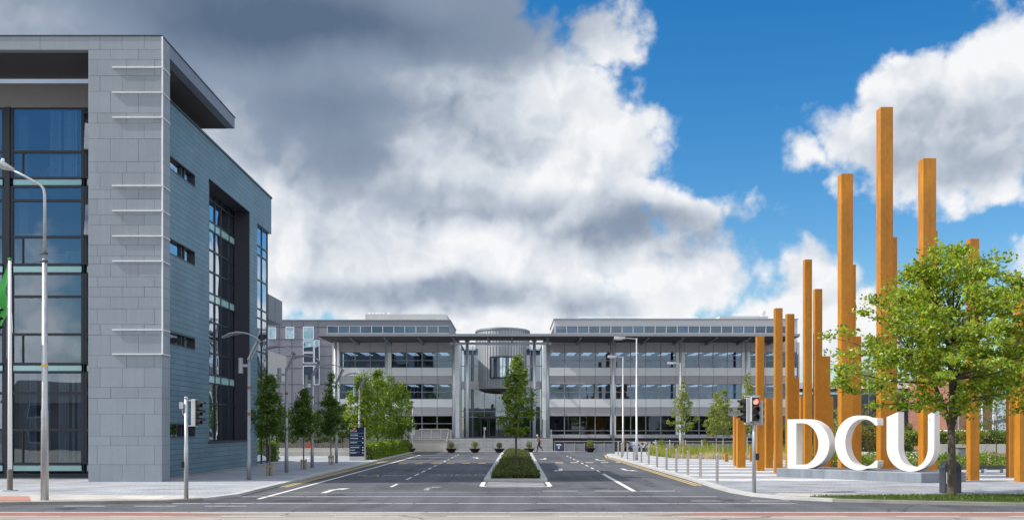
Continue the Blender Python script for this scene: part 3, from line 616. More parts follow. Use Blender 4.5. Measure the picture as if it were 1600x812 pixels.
cor = (ds(402), Y1 + .01, PZ, zs(402, 348))
holes = [(wy0, wy1, zb, za) for za, zb in win_z] + [bay, cor]
sw = MB(); wall_holes(sw, Y0, Y1, .62, ZBODY, holes, XW, .2)
sw.quad((XW, Y1, cor[3]), (XW - 3.4, Y1, cor[3]), (XW - 3.4, Y1, ZBODY), (XW, Y1, ZBODY)); sw.quad((XW, Y1, cor[3]), (XW, cor[0], cor[3]), (XW - 3.4, cor[0], cor[3]), (XW - 3.4, Y1, cor[3]))
sw.build('slate_wall', MT['slate'], lb)
b = MB(); b.box(XW - .35, XW - .05, Y0, cor[0] - .05, PZ - .02, .62); b.build('plinth', MT['dark_metal'], lb)
b = MB(); b.box(-44, XW + .06, DG + .4, Y1 + .06, ZBODY, ZBODY + .12); b.build('parapet_capping', MT['frame'], lb)
b = MB(); b.box(-44, XW - .4, 69.2, 69.6, PZ, ZBODY - .05); b.box(-44.4, -44, DF, 69.6, PZ, ZTOP); b.build('rear_wall', MT['pale_wall'], lb)
for za, zb in win_z:
    b = MB(); dp = .28
    for (y0, y1, z0, z1) in ((wy0, wy0 + .08, zb, za), (wy1 - .08, wy1, zb, za), (wy0 + .08, wy1 - .08, zb, zb + .07), (wy0 + .08, wy1 - .08, za - .07, za)): b.box(XW - dp, XW + .012, y0, y1, z0, z1)
    ym = wy0 + (wy1 - wy0) * .62
    for y in (ym, ym + .5): b.box(XW - dp, XW - .1, y, y + .09, zb + .07, za - .07)
    o = b.build('window', MT['frame'], lb)
    MB().quad((XW - .2, wy0 + .08, zb + .07), (XW - .2, wy1 - .08, zb + .07), (XW - .2, wy1 - .08, za - .07), (XW - .2, wy0 + .08, za - .07)).build('pane', MT['glass_blue'], o)
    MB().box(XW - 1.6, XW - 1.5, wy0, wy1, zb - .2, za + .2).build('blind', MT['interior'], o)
y0, y1, z0, z1 = bay; xb = XW - 0.96
b = MB(); b.quad((XW, y1, z0), (xb, y1, z0), (xb, y1, z1), (XW, y1, z1)); b.quad((XW, y0, z0), (XW, y0, z1), (xb, y0, z1), (xb, y0, z0)); b.quad((XW, y0, z1), (XW, y1, z1), (xb, y1, z1), (xb, y0, z1)); b.quad((XW, y0, z0), (xb, y0, z0), (xb, y1, z0), (XW, y1, z0))
b.box(XW - .05, XW + .05, y0 - .1, y1 + .05, z0 - .1, z0 + .02); b.build('bay_reveal', MT['reveal'], lb)
fl = [zg(284.5), zg(420.5), zg(575)]
b = MB()
for y in (y0 + .3, y0 + 2.1, y0 + 4.4, y0 + 5.6, y0 + 7.4): b.box(xb - .1, xb + .03, y, y + .1, z0, z1)
for f in fl:
    for z in (f + .25, f - .25, f + 1.5, f - 1.4): b.box(xb - .1, xb + .02, y0, y1, z - .05, z + .05)
bw = b.build('bay_window', MT['frame'], lb)
MB().quad((xb - .03, y0, z0), (xb - .03, y1, z0), (xb - .03, y1, z1), (xb - .03, y0, z1)).build('bay_glass', MT['glass_blue'], bw)
for f in fl: MB().box(xb - .06, xb - .01, y0 + .4, y1 - .01, f - .2, f + .2).build('spandrel_panel', MT['teal'], bw)
b = MB(); b.box(xb - 5, xb - 4.8, y0, y1, z0, z1)
for f in fl: b.box(xb - 4.8, xb - .2, y0, y1, f - .2, f + .2)
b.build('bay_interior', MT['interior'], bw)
y0, y1, z0, z1 = cor; xc = XW - .18
b = MB(); ye = Y1 - .3
for y in (y0, y0 + 1.9, ye - .1): b.box(xc - .08, xc + .02, y, y + .09, z0, z1 - .02)
for x in (xc - 1.6, xc - 3.2): b.box(x, x + .09, ye - .06, ye + .02, z0, z1 - .02)
for f in fl + [zg(731)]:
    for z in (f + .3, f - .3, f + 2.2):
        if z0 < z < z1: b.box(xc - .07, xc + .015, y0, ye, z - .05, z + .05)
cw = b.build('corner_window', MT['frame'], lb)
MB().quad((xc - .03, y0, z0), (xc - .03, ye, z0), (xc - .03, ye, z1), (xc - .03, y0, z1)).quad((xc - .03, ye, z0), (xc - 3.3, ye, z0), (xc - 3.3, ye, z1), (xc - .03, ye, z1)).build('corner_glass', MT['glass_blue'], cw)
b = MB(); b.box(xc - 3.3, xc - 3.2, y0, ye - .1, z0, z1); b.box(xc - 3.2, xc - .1, y0 - .02, y0 + .0, z0, z1)
for f in fl: b.box(xc - 3.2, xc - .15, y0, ye - .1, f - .2, f + .2)
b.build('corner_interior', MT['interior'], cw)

# ================================================================== CENTRAL BUILDING
FD, CD, RD = 122.0, 119.0, 114.5
zf = lambda y: Z(y, FD)
cb = thing('campus_building', 'long three storey grey and white building with a flat overhanging roof and round drum', 'building', (-1.3, FD, 0))
ROOF0, ROOF1 = 12.72, 13.0
xa, xz = X(497.5, RD), X(1250, RD)
WX0, WX1, WY0 = -6.3, 3.7, 119.4
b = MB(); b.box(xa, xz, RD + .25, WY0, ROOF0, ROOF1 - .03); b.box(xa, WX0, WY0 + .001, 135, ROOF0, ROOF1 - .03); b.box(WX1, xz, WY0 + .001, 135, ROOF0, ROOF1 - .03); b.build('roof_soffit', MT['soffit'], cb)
b = MB(); b.box(xa - .02, xz, RD, RD + .24, ROOF0 + .06, ROOF1 + .06); b.box(xa - .12, xa - .021, RD, 135, ROOF0 + .06, ROOF1 + .06); b.build('roof_fascia', MT['zinc_plain'], cb)
b = MB(); b.box(xa + .2, WX0 - .3, 121, 134, ROOF1 - .02, ROOF1 + .12); b.box(WX1 + .3, xz - .2, 121, 134, ROOF1 - .02, ROOF1 + .12); b.build('roof', MT['zinc_plain'], cb)
cols_px = [524, 603.5, 709.3, 730, 834.8, 855.4, 958, 1063, 1166]
for p in cols_px:
    x = X(p, CD); r = .185 if p in (730, 834.8) else .165
    zb = 1.36 if 700 < p < 860 else (1.0 if p < 700 else 0)
    c = MB().tube([(x, CD, zb), (x, CD, ROOF0)], r, 14).build('column', MT['column'], cb, smooth=True)
    MB().box(x - .28, x + .28, CD - .28, CD + .28, ROOF0 - .16, ROOF0 + .01).build('column_head', MT['zinc_plain'], c)
for p in (551, 603.5, 656, 709.3, 763, 800, 855.4, 906, 958, 1010, 1063, 1115, 1166, 1215):
    x = X(p, 117); b = MB(); b.add([(x - .1, RD + .5, ROOF0), (x + .1, RD + .5, ROOF0), (x + .1, FD - .2, ROOF0), (x - .1, FD - .2, ROOF0), (x - .1, RD + .5, ROOF0 - .12), (x + .1, RD + .5, ROOF0 - .12), (x + .1, FD - .2, ROOF0 - .36), (x - .1, FD - .2, ROOF0 - .36)],
        [(0, 3, 2, 1), (4, 5, 6, 7), (0, 1, 5, 4), (1, 2, 6, 5), (2, 3, 7, 6), (3, 0, 4, 7)]); b.build('roof_bracket', MT['fascia'], cb)
rows = [  # (y top, y bottom, kind)
    (533.5, 550, 'grey'), (550, 574, 'win'), (574, 587, 'white'), (587, 599.6, 'grey'), (599.6, 623, 'win'), (623, 636, 'white'), (636, 649.5, 'grey')]
def wing(px0, px1, bays, ground, end_px):
    xs0, xs1 = X(px0, FD), X(px1, FD)
    edges = sorted({px0, px1, *[p for bay_ in bays for p in bay_[:2]]})
    for (ya, yb, kind) in rows + ground:
        z1, z0 = zf(ya), zf(yb)
        if kind in ('grey', 'white', 'ledge'):
            b = MB(); y_ = FD - (.12 if kind == 'white' else .02 if kind == 'grey' else .25)
            xs = [xs0]
            for (pa, pb, n) in bays:
                for i in range(n + 1): xs.append(X(pa + (pb - pa) * i / n, FD))
            xs.append(xs1); xs = sorted(xs)
            for i in range(len(xs) - 1):
                if xs[i + 1] - xs[i] > .08: b.box(xs[i] + .02, xs[i + 1] - .02, y_, FD + .3, z0 + .012, z1 - .012)
            b.build({'grey': 'grey_band', 'white': 'white_spandrel', 'ledge': 'base_ledge'}[kind], MT['white_panel' if kind == 'white' else 'grey_panel'], cb)
            MB().box(xs0, xs1, FD + .05, FD + .25, z0, z1).build('panel_backing', MT['dark_joint'], cb)
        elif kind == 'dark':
            MB().box(xs0, xs1, FD - .1, FD + .4, z0, z1).build('undercroft_shade', MT['dark_joint'], cb)  # solid dark box standing in for the shade of the recess
        else:
            tr = {'win': .47, 'tall': .22, 'two': .47}[kind]; prev = px0
            for (pa, pb, n) in bays:
                if pa > prev + 1: MB().box(X(prev, FD), X(pa, FD), FD - .05, FD + .3, z0, z1).build('pier_panel', MT['white_panel'], cb)
                prev = pb; x0, x1 = X(pa, FD), X(pb, FD)
                w = MB().quad((x0, FD + .12, z0), (x1, FD + .12, z0), (x1, FD + .12, z1), (x0, FD + .12, z1)).build('window', MT['glass_dark' if kind != 'win' else 'glass_center'], cb)
                fb = MB()
                for i in range(n + 1):
                    xx = x0 + (x1 - x0) * i / n; fb.box(xx - .05, xx + .05, FD + .03, FD + .18, z0, z1)
                zt = z0 + (z1 - z0) * tr
                for i in range(n): fb.box(x0 + (x1 - x0) * i / n + .051, x0 + (x1 - x0) * (i + 1) / n - .051, FD + .05, FD + .17, zt - .045, zt + .045)
                fb.box(x0, x1, FD + .02, FD + .19, z0 - .02, z0 + .05)
                fb.build('window_frame', MT['zinc_plain'], w)
            if px1 > prev + 1: MB().box(X(prev, FD), xs1, FD - .05, FD + .3, z0, z1).build('pier_panel', MT['white_panel'], cb)
    # interior: floors, ceilings with lit lamps, desks by the glass, back wall
    b = MB(); b.box(xs0, xs1, FD + 7, FD + 7.2, 0, ROOF0)
    for (z0, z1) in ((zf(599.6) - .02, zf(574) + .02), (zf(649.5) - .02, zf(623) + .02), (0, zf(680))): b.box(xs0, xs1, FD + .32, FD + 7, z0 + .05, z1 - .05)
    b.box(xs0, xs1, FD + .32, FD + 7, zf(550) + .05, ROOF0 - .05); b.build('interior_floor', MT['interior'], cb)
    b = MB(); rr = random.Random(int(px0))
    for zc in (zf(550) + .02, zf(599.6) - .06):
        for i in range(int((xs1 - xs0) / 1.9)):
            for j in range(3): b.box(xs0 + .6 + i * 1.9, xs0 + 1.6 + i * 1.9, FD + 1.2 + j * 1.9, FD + 1.4 + j * 1.9, zc - .03, zc - .01)
    b.build('ceiling_light', MT['ceiling_lamp'], cb)
    b = MB()
    for zc in (zf(574), zf(623), zf(678)):
        for i in range(int((xs1 - xs0) * .9)):
            x = rr.uniform(xs0 + .5, xs1 - .9); y = FD + rr.uniform(.5, 3.0); b.box(x, x + rr.uniform(.25, .8), y, y + .3, zc - .1, zc + rr.uniform(.15, .75))
    b.build('desk', MT['clutter'], cb)
bl = [(531, 602, 3), (611.5, 707, 4)]
br = [(858, 954, 4), (962, 1056, 4), (1070, 1159, 4), (1172, 1245, 3)]
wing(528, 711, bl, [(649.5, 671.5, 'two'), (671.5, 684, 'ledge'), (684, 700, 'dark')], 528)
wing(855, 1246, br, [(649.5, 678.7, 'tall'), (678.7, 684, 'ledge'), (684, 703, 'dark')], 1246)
b = MB(); b.box(X(1121.5, FD), X(1158.5, FD), FD + .25, FD + .28, zf(622), zf(601)); b.build('window_blind', mat('pale turquoise blind', (0.42, 0.58, 0.62), 0.8), cb)
b = MB(); b.box(X(520, FD), X(530.5, FD), FD - .3, FD + 9, 0, ROOF0); b.build('end_wall', MT['white_panel'], cb)
b = MB(); b.box(X(1246, FD), X(1248.5, FD), FD - .2, FD + 12, 0, ROOF0); b.build('end_wall', MT['grey_panel'], cb)
# entrance: return walls, curtain wall, doors, spandrel, beam
xe0, xe1 = X(711, FD), X(855, FD); GD = 127.0
for (x0, x1) in ((xe0, X(717.5, FD)), (X(848.3, FD), xe1)):
    b = MB(); zz = 1.36
    while zz < 11.9: b.box(x0, x1, FD - .08, FD + .3, zz + .012, min(zz + 1.02, 12.4) - .012); zz += 1.02
    b.box(x0 + .02, x1 - .02, FD + .302, GD, 1.36, ROOF0); b.build('return_wall', MT['white_panel'], cb)
xi0, xi1 = X(717.5, FD), X(848.3, FD)
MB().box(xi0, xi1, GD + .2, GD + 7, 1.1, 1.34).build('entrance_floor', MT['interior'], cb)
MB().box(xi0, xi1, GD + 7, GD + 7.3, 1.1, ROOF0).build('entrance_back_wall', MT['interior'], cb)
eg = MB().quad((xi0, GD, 1.36), (xi1, GD, 1.36), (xi1, GD, ROOF0), (xi0, GD, ROOF0)).build('entrance_glazing', MT['glass'], cb)
b = MB()
for i in range(8): x = xi0 + (xi1 - xi0) * i / 7; b.box(x - .04, x + .04, GD - .08, GD + .08, 1.36, ROOF0)
for z in (3.9, 4.6, 10.2): b.box(xi0, xi1, GD - .06, GD + .06, z - .05, z + .05)
b.build('entrance_frame', MT['zinc_plain'], eg)
MB().box(xi0, xi1, GD - .5, GD - .1, 7.35, 8.3).build('entrance_spandrel', MT['grey_panel'], cb)
MB().box(xi0 - .9, xi1 + .9, CD - .15, CD + .15, Z(538.5, CD), Z(534.4, CD)).build('entrance_beam', MT['column'], cb)
MB().box(X(747, GD), X(802, GD), GD - 1.5, GD - .1, 3.75, 3.95).build('door_canopy', MT['dark_metal'], cb)
for i, p in enumerate((751, 764, 777, 790)):
    x0, x1 = X(p, GD - 1), X(p + 11.5, GD - 1); b = MB()
    b.box(x0, x0 + .12, GD - .7, GD - .6, 1.36, 3.7); b.box(x1 - .12, x1, GD - .7, GD - .6, 1.36, 3.7); b.box(x0 + .12, x1 - .12, GD - .7, GD - .6, 3.58, 3.7); b.box(x0 + .12, x1 - .12, GD - .7, GD - .6, 1.36, 1.6)
    dr = b.build('door', MT['dark_metal'], cb)
    MB().quad((x0 + .12, GD - .65, 1.6), (x1 - .12, GD - .65, 1.6), (x1 - .12, GD - .65, 3.58), (x0 + .12, GD - .65, 3.58)).build('pane', MT['glass_dark'], dr)
    if i == 0: MB().box(x0 + .35, x1 - .25, GD - .72, GD - .71, 2.3, 2.65).build('notice', MT['white'], dr)
# drum
dx, dy, rx, ry = X(785, 127), 129.4, 3.36, 5.4
dm = MB(); n = 56
zr = [7.35, 14.55]
vs = []
for zq in zr:
    for j in range(n):
        a = 2 * math.pi * j / n; vs.append((dx + rx * math.cos(a), dy + ry * math.sin(a), zq))
dm.add(vs, [(j, (j + 1) % n, n + (j + 1) % n, n + j) for j in range(n)])
dm.add([(dx + rx * math.cos(2 * math.pi * j / n), dy + ry * math.sin(2 * math.pi * j / n), 14.55) for j in range(n)], [tuple(range(n))])
dro = dm.build('entrance_drum', MT['drum_zinc'], cb)
seam = MB()
for j in range(n):
    a = 2 * math.pi * j / n; seam.box(dx + (rx + .02) * math.cos(a) - .025, dx + (rx + .02) * math.cos(a) + .025, dy + (ry + .02) * math.sin(a) - .03, dy + (ry + .02) * math.sin(a) + .03, 7.4, 14.55)
seam.build('standing_seam', mat('dark zinc seam', (0.17, 0.185, 0.21), 0.4, 0.3), dro)
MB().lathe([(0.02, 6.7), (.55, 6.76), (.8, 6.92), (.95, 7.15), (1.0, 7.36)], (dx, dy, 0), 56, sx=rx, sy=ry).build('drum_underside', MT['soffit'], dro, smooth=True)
MB().lathe([(1.0, 14.5), (1.03, 14.5), (1.03, 14.72), (1.0, 14.72)], (dx, dy, 0), 56, sx=rx, sy=ry).build('drum_capping', MT['zinc_plain'], dro)
wf = MB(); gl = MB()
def dpt(a, k=1.0): return (dx + rx * k * math.cos(a), dy + ry * k * math.sin(a))
a0, a1 = R(270 - 24), R(270 + 26); k = 8
for i in range(k):
    p, q_ = dpt(a0 + (a1 - a0) * i / k, 1.012), dpt(a0 + (a1 - a0) * (i + 1) / k, 1.012)
    gl.quad((*p, 8.7), (*q_, 8.7), (*q_, 11.1), (*p, 11.1))
    wf.bar((*p, 8.62), (*q_, 8.62), .22, .16); wf.bar((*p, 11.15), (*q_, 11.15), .22, .16); wf.bar((*p, 8.62), (*p, 11.2), .05 if i else .3, .12)
p = dpt(a1, 1.012); wf.bar((*p, 8.62), (*p, 11.2), .12, .12)
w = gl.build('drum_window', MT['glass_blue'], dro); wf.build('window_frame', MT['frame'], w)

# steps and landing in front of the entrance (things of their own)
st = thing('entrance_steps', 'broad flight of pale granite steps rising to the glazed entrance', 'steps', (-1.3, 109.7, 0))
b = MB()
for i in range(9): b.box(-7.0, 4.4, 109.7 + i * .42, 114.5, i * .15, (i + 1) * .15 - .004)
b.build('step_flight', MT['step'], st)
b = MB(); b.box(-7.0, 4.4, 114.5, 127, 0, 1.352); b.build('landing', MT['step'], st)
for x in (-6.95, -3.06, 4.35):
    b = MB(); b.tube([(x, 109.6, 0), (x, 109.6, 1.0), (x, 113.4, 2.35), (x, 114.6, 2.35), (x, 114.6, 1.34)], .035, 6)
    b.tube([(x, 109.6, .55), (x, 113.4, 1.9)], .02, 6); b.build('handrail', MT['stainless'], st)
rw = thing('retaining_wall', 'stained pale concrete retaining wall with grey railing panels left of the steps', 'wall', (-9, 110, 0))
b = MB(); b.box(-30, -7.02, 109.9, 114, -.02, 1.28); b.box(-30, -7.02, 109.85, 110.3, 1.282, 1.40); b.build('wall', MT['concrete'], rw)
MB().box(-30, -7.02, 114, 121.5, 0, 1.0).build('terrace_floor', MT['paving'], rw)
b = MB(); b.tube([(X(655, 111), 111, 1.4), (X(655, 111), 111, 2.4), (X(701, 111), 111, 2.4), (-7.0, 109.7, 1.1)], .035, 6); b.build('handrail', MT['stainless'], rw)
for i in range(14):
    x1 = X(704, 111) - i * 1.05; b = MB(); b.box(x1 - .97, x1 - .05, 111.0, 111.05, 1.43, 2.22 if i > 4 else 2.3); o = b.build('railing_panel', MT['zinc_plain'], rw)
    MB().box(x1 - .04, x1 + .02, 110.98, 111.06, 1.4, 2.35).build('post', MT['steel'], o)
bl_ = thing('balustrade', 'low grey panelled balustrade with slim posts below the right wing', 'railing', (14, 110, 0))
for i in range(25):
    x0 = 4.6 + i * 1.06
    b = MB(); b.box(x0 + .05, x0 + 1.01, 110.02, 110.06, .03, .86); b.build('railing_panel', MT['dark_metal'] if i % 3 == 0 else MT['zinc_plain'], bl_)
    MB().box(x0 - .04, x0 + .04, 109.98, 110.1, 0, .93).build('post', MT['steel'], bl_)
MB().tube([(4.5, 110.04, 1.08), (31.1, 110.04, 1.08)], .035, 6).build('rail', MT['stainless'], bl_)

# ================================================================== REAR BLOCKS AND NEIGHBOURS
def rear(name, label, px0, px1, d, y_roof, win0, pitch, count, mtl, cut=None):
    t = thing(name, label, 'building', (X((px0 + px1) / 2, d), d, 0))
    x0, x1 = X(px0, d), X(px1, d)
    MB().box(x0, x1, d, d + 14, 0, Z(521, d)).build('wall', mtl, t); MB().box(x0, x1, d, d + 14, Z(508.5, d), Z(y_roof, d)).build('parapet', mtl, t)
    MB().box(x0 - .1, x1 + .1, d - .12, d + 14.1, Z(y_roof, d), Z(y_roof, d) + .12).build('roof_capping', MT['zinc_plain'], t)
    for i in range(count):
        a = X(win0 + i * pitch, d); c = X(win0 + (i + 1) * pitch, d)
        w = MB().quad((a, d + .12, Z(521, d)), (c, d + .12, Z(521, d)), (c, d + .12, Z(508.5, d)), (a, d + .12, Z(508.5, d))).build('window', MT['glass_center'], t)
        f = MB(); f.box(a - .055, a + .055, d - .02, d + .2, Z(521, d), Z(508.5, d)); f.box(a + .056, c - .056, d, d + .18, Z(521, d), Z(521, d) + .09); f.box(a + .056, c - .056, d, d + .18, Z(508.5, d) - .09, Z(508.5, d))
        f.build('window_frame', MT['grey_panel'], w)
        if (i * 7 + count) % 5 in (0, 3): MB().box(a + .1, c - .1, d + .3, d + .32, Z(521, d), Z(508.5, d)).build('blind', MT['blind'], w)
    MB().box(x0 + .2, x1 - .2, d + 5, d + 5.2, Z(522, d), Z(508, d)).build('interior_wall', MT['interior'], t)
    MB().box(x0, X(win0, d), d, d + .3, Z(521, d), Z(508.5, d)).build('upper_wall', mtl, t); MB().box(X(win0 + pitch * count, d), x1, d, d + 14, Z(521, d), Z(508.5, d)).build('upper_wall', mtl, t)
    return t
RB = 136.0
r1 = rear('rear_block', 'grey panelled block behind the left wing with a strip of small top windows', 419, 703, RB, 500.5, 511.5, 17.3, 11, MT['composite'])
b = MB(); b.box(X(568, RB), X(697, RB), RB + 1.5, RB + 12, Z(500.4, RB) + .1, Z(488.5, RB)); b.build('penthouse', MT['pale_wall'], r1)
for p in (578, 583, 589, 593.5, 599, 608):
    MB().tube([(X(p, RB + 3), RB + 3, Z(489, RB)), (X(p, RB + 3), RB + 3, Z(486.5, RB))], .05, 6).lathe([(.05, Z(487, RB)), (.2, Z(486, RB)), (.22, Z(485, RB)), (.05, Z(484.4, RB))], (X(p, RB + 3), RB + 3, 0), 8).build('roof_vent', MT['white'], r1)
b = MB()
for p in (436, 456, 474, 497): b.box(X(p, RB) - .03, X(p, RB) + .03, RB - .02, RB, 1, Z(503, RB))
for y in (511, 530, 541, 556, 575, 600, 630): b.box(X(419, RB), X(520, RB), RB - .021, RB - .001, Z(y, RB) - .03, Z(y, RB) + .03)
b.build('panel_joint', MT['dark_joint'], r1)
for (p0, p1, ya, yb) in ((421, 430.5, 512, 528.5), (447.5, 459, 511.5, 528), (474.5, 489.5, 511, 529), (474.5, 489.5, 532, 549), (474.5, 489.5, 552, 566), (474.5, 489.5, 572, 600), (474.5, 489.5, 604, 630), (492, 498.5, 532, 566), (492, 498.5, 572, 600)):
    x0, x1, z0, z1 = X(p0, RB), X(p1, RB), Z(yb, RB), Z(ya, RB)
    w = MB().quad((x0, RB - .06, z0), (x1, RB - .06, z0), (x1, RB - .06, z1), (x0, RB - .06, z1)).build('window', MT['glass_blue'], r1)
    f = MB(); f.box(x0 - .07, x0, RB - .1, RB, z0, z1); f.box(x1, x1 + .07, RB - .1, RB, z0, z1); f.box(x0 - .07, x1 + .07, RB - .1, RB, z0 - .07, z0 - .001); f.box(x0 - .07, x1 + .07, RB - .1, RB, z1 + .001, z1 + .07); f.build('window_frame', MT['white_panel'], w)
r2 = rear('rear_block', 'grey block behind the right wing with a long strip of small top windows', 866, 1246, RB, 499, 868, 17.3, 21, MT['grey_panel'])
MB().box(X(1129, RB), X(1206, RB), RB + 2, RB + 10, Z(499, RB) + .1, Z(491, RB)).build('penthouse', MT['pale_wall'], r2)
b = MB()
for i in range(13): x = X(905 + i * 15.4, RB + 1); b.box(x - .03, x + .03, RB + 1, RB + 1.06, Z(499, RB), Z(495.4, RB + 1))
b.tube([(X(905, RB + 1), RB + 1.03, Z(495.4, RB + 1)), (X(1090, RB + 1), RB + 1.03, Z(495.4, RB + 1))], .04, 6); b.build('roof_railing', MT['white_panel'], r2)
MB().lathe([(.3, 0), (.3, .5), (.45, .5), (.45, .9), (.1, 1.0)], (X(1191, RB + 4), RB + 4, Z(491, RB)), 12).build('roof_vent', MT['white'], r2)
lw = thing('low_wing', 'low flat roofed glazed wing right of the main campus building, seen between orange columns', 'building', (44, 124, 0))
x0, x1 = X(1249, 124), X(1420, 124)
MB().box(x0, x1, 124, 136, 0, 6.6).build('wall', MT['grey_panel'], lw); MB().box(x0 - .2, x1 + .2, 123.6, 136.2, 7.3, 8.0).build('roof_fascia', MT['white_panel'], lw)
for i in range(8):
    a = x0 + .3 + i * 1.62; w = MB().quad((a, 123.95, 1.2), (a + 1.5, 123.95, 1.2), (a + 1.5, 123.95, 7.2), (a, 123.95, 7.2)).build('window', MT['glass_dark'], lw)
    MB().box(a + 1.5, a + 1.62, 123.85, 123.99, 1.0, 7.3).build('window_frame', MT['zinc_plain'], w)
hr = thing('pitched_roof_house', 'grey pitched roof building far behind the round tree', 'building', (X(1355, 150), 150, 0))
b = MB(); x0, x1 = X(1330, 150), X(1378, 150); b.box(x0, x1, 150, 160, 0, 9.3); b.build('wall', MT['pale_wall'], hr)
b = MB(); zr_ = Z(575, 150); xm = (x0 + x1) / 2; b.add([(x0 - .3, 149.5, 9.3), (x1 + .3, 149.5, 9.3), (xm, 149.5, zr_), (x0 - .3, 160.5, 9.3), (x1 + .3, 160.5, 9.3), (xm, 160.5, zr_)], [(0, 1, 2), (3, 5, 4), (0, 2, 5, 3), (1, 4, 5, 2), (0, 3, 4, 1)]); b.build('roof', MT['zinc_plain'], hr)
bb = thing('brick_building', 'red brick building with tall windows behind the trees at the right', 'building', (52, 112, 0))
x0, x1 = X(1486, 112), X(1680, 112)
MB().box(x0, x1, 112, 126, 0, 8.2).build('wall', MT['brickwork'], bb); MB().box(x0 - .2, x1 + .2, 111.8, 126.2, 8.2, 8.6).build('roof', MT['zinc_plain'], bb)
for i in range(4):
    a = X(1512 + i * 40, 112); w = MB().quad((a, 111.96, 1), (a + 1.5, 111.96, 1), (a + 1.5, 111.96, 7), (a, 111.96, 7)).build('window', MT['glass_blue'], bb)
    f = MB(); f.box(a - .1, a, 111.88, 111.99, .9, 7.1); f.box(a + 1.5, a + 1.6, 111.88, 111.99, .9, 7.1); f.box(a, a + 1.5, 111.9, 111.99, 3.9, 4.0); f.build('window_frame', MT['white_panel'], w)
MB().tube([(X(1497.5, 111.8), 111.8, 0), (X(1497.5, 111.8), 111.8, 8.2)], .07, 6).build('downpipe', MT['steel'], bb)
fl_ = thing('side_block', 'pale panelled block with a cantilevered box beyond the blue slate wall', 'building', (-27, 104, 0))
XS = -24.2
d0, d1, d2 = XS * F / (415 - VX), XS * F / (441 - VX), XS * F / (448 - VX)
MB().box(XS - 14, XS, d0 - 6, d1, Z(502, 104), Z(471, d1)).build('upper_box', MT['composite'], fl_)
b = MB()
for dd in (d0 + 1.2, d0 + 4): b.box(XS, XS + .01, dd, dd + .05, Z(502, 104), Z(471, d1))
b.build('panel_joint', MT['dark_joint'], fl_)
MB().box(XS - 14, XS, d0 - 6, d2, Z(597, d2), Z(557, d2)).build('lower_box', MT['pale_wall'], fl_)
MB().box(XS - 14, XS - 2.6, d0 - 6, d1 - .5, 0, Z(471, d1) - .2).build('wall', MT['composite'], fl_)

# ================================================================== ORANGE COLUMNS
GRP = 'orange timber columns of the sculpture'
def orange_column(label, cx, rx, ytop, d0):
    d = d0 * 0.958; x0, x1 = X(cx, d), X(rx, d); w = x1 - x0; z1 = Z(ytop, d)
    o = MB().box(x0, x1, d, d + w, PZ - .02, z1).build('orange_column', MT['orange'], None, bevel=.012, loc=(x0, d, PZ))
    tag(o, label, 'column', GRP); return o
for a in (
    ('short orange timber column, half hidden behind an equally short one left of the traffic light', 1147.5, 1159, 649.5, 67.4),
    ('short stout orange timber column just left of the traffic light', 1152.5, 1165.2, 654, 64),
    ('medium height orange timber column directly behind the traffic light', 1183, 1194.5, 525, 59),
    ('low orange timber column between the traffic light column and the first taller one', 1197, 1208, 622, 63),
    ('slim orange timber column left of the letter D, flush against the plinth end', 1211.5, 1223, 481, 55.7),
    ('orange timber column rising at the left edge of the letter D', 1230, 1241.5, 490, 57),
    ('low orange timber column peeping out right of the column at the left edge of the D', 1236.5, 1248.7, 589.5, 61),
    ('very low orange column in the back row above the stem of the D', 1251, 1262, 620, 66),
    ('tall slim orange timber column seen through the left of the counter of the D', 1257.6, 1269, 405, 55.5),
    ('orange timber column seen through the bowl of the D, lower than its left neighbour', 1273.5, 1285, 451, 57),
    ('stepped down orange column behind the right curve of the letter D', 1283.5, 1297.5, 556, 60),
    ('lowest orange column in the gap between the letters D and C', 1290, 1302.3, 619, 64),
    ('very tall orange timber column rising behind the left side of the letter C', 1314.5, 1333, 271, 53),
    ('tall orange column close behind the very tall one over the letter C', 1320, 1337.5, 413, 57),
    ('half height orange column tucked behind the right of the column over the letter C', 1331, 1346, 525, 60),
    ('tallest orange timber column of all, rising between the letters C and U', 1376, 1395.5, 167, 51.6),
    ('orange column tucked close behind the tallest column', 1385, 1402, 370, 55.5),
    ('very tall orange timber column rising behind the letter U and the round tree', 1442.5, 1463, 247, 50.6),
    ('orange column close behind the very tall one over the letter U', 1448.5, 1465.3, 360, 54),
    ('orange timber column standing right of the tree trunk, its top above the crown', 1516, 1530.5, 372.5, 48),
    ('shaded orange column in the back row near the right edge of the picture', 1577.5, 1590, 520, 51),
    ('orange timber column at the right edge of the picture, in front of the shaded one', 1593.5, 1612, 444, 46.8)): orange_column(*a)
for lab, cx, rx, yt, d in (('tiny orange timber stub on the banded paving left of the columns', 1133, 1138.2, 707.5, 73), ('thin low orange post behind the traffic light pole', 1171.8, 1175, 696, 73)):
    x0, x1 = X(cx, d), X(rx, d); o = MB().box(x0, x1, d, d + x1 - x0, PZ - .02, Z(yt, d)).build('orange_post', MT['orange'], None, bevel=.01, loc=(x0, d, PZ)); tag(o, lab, 'post')

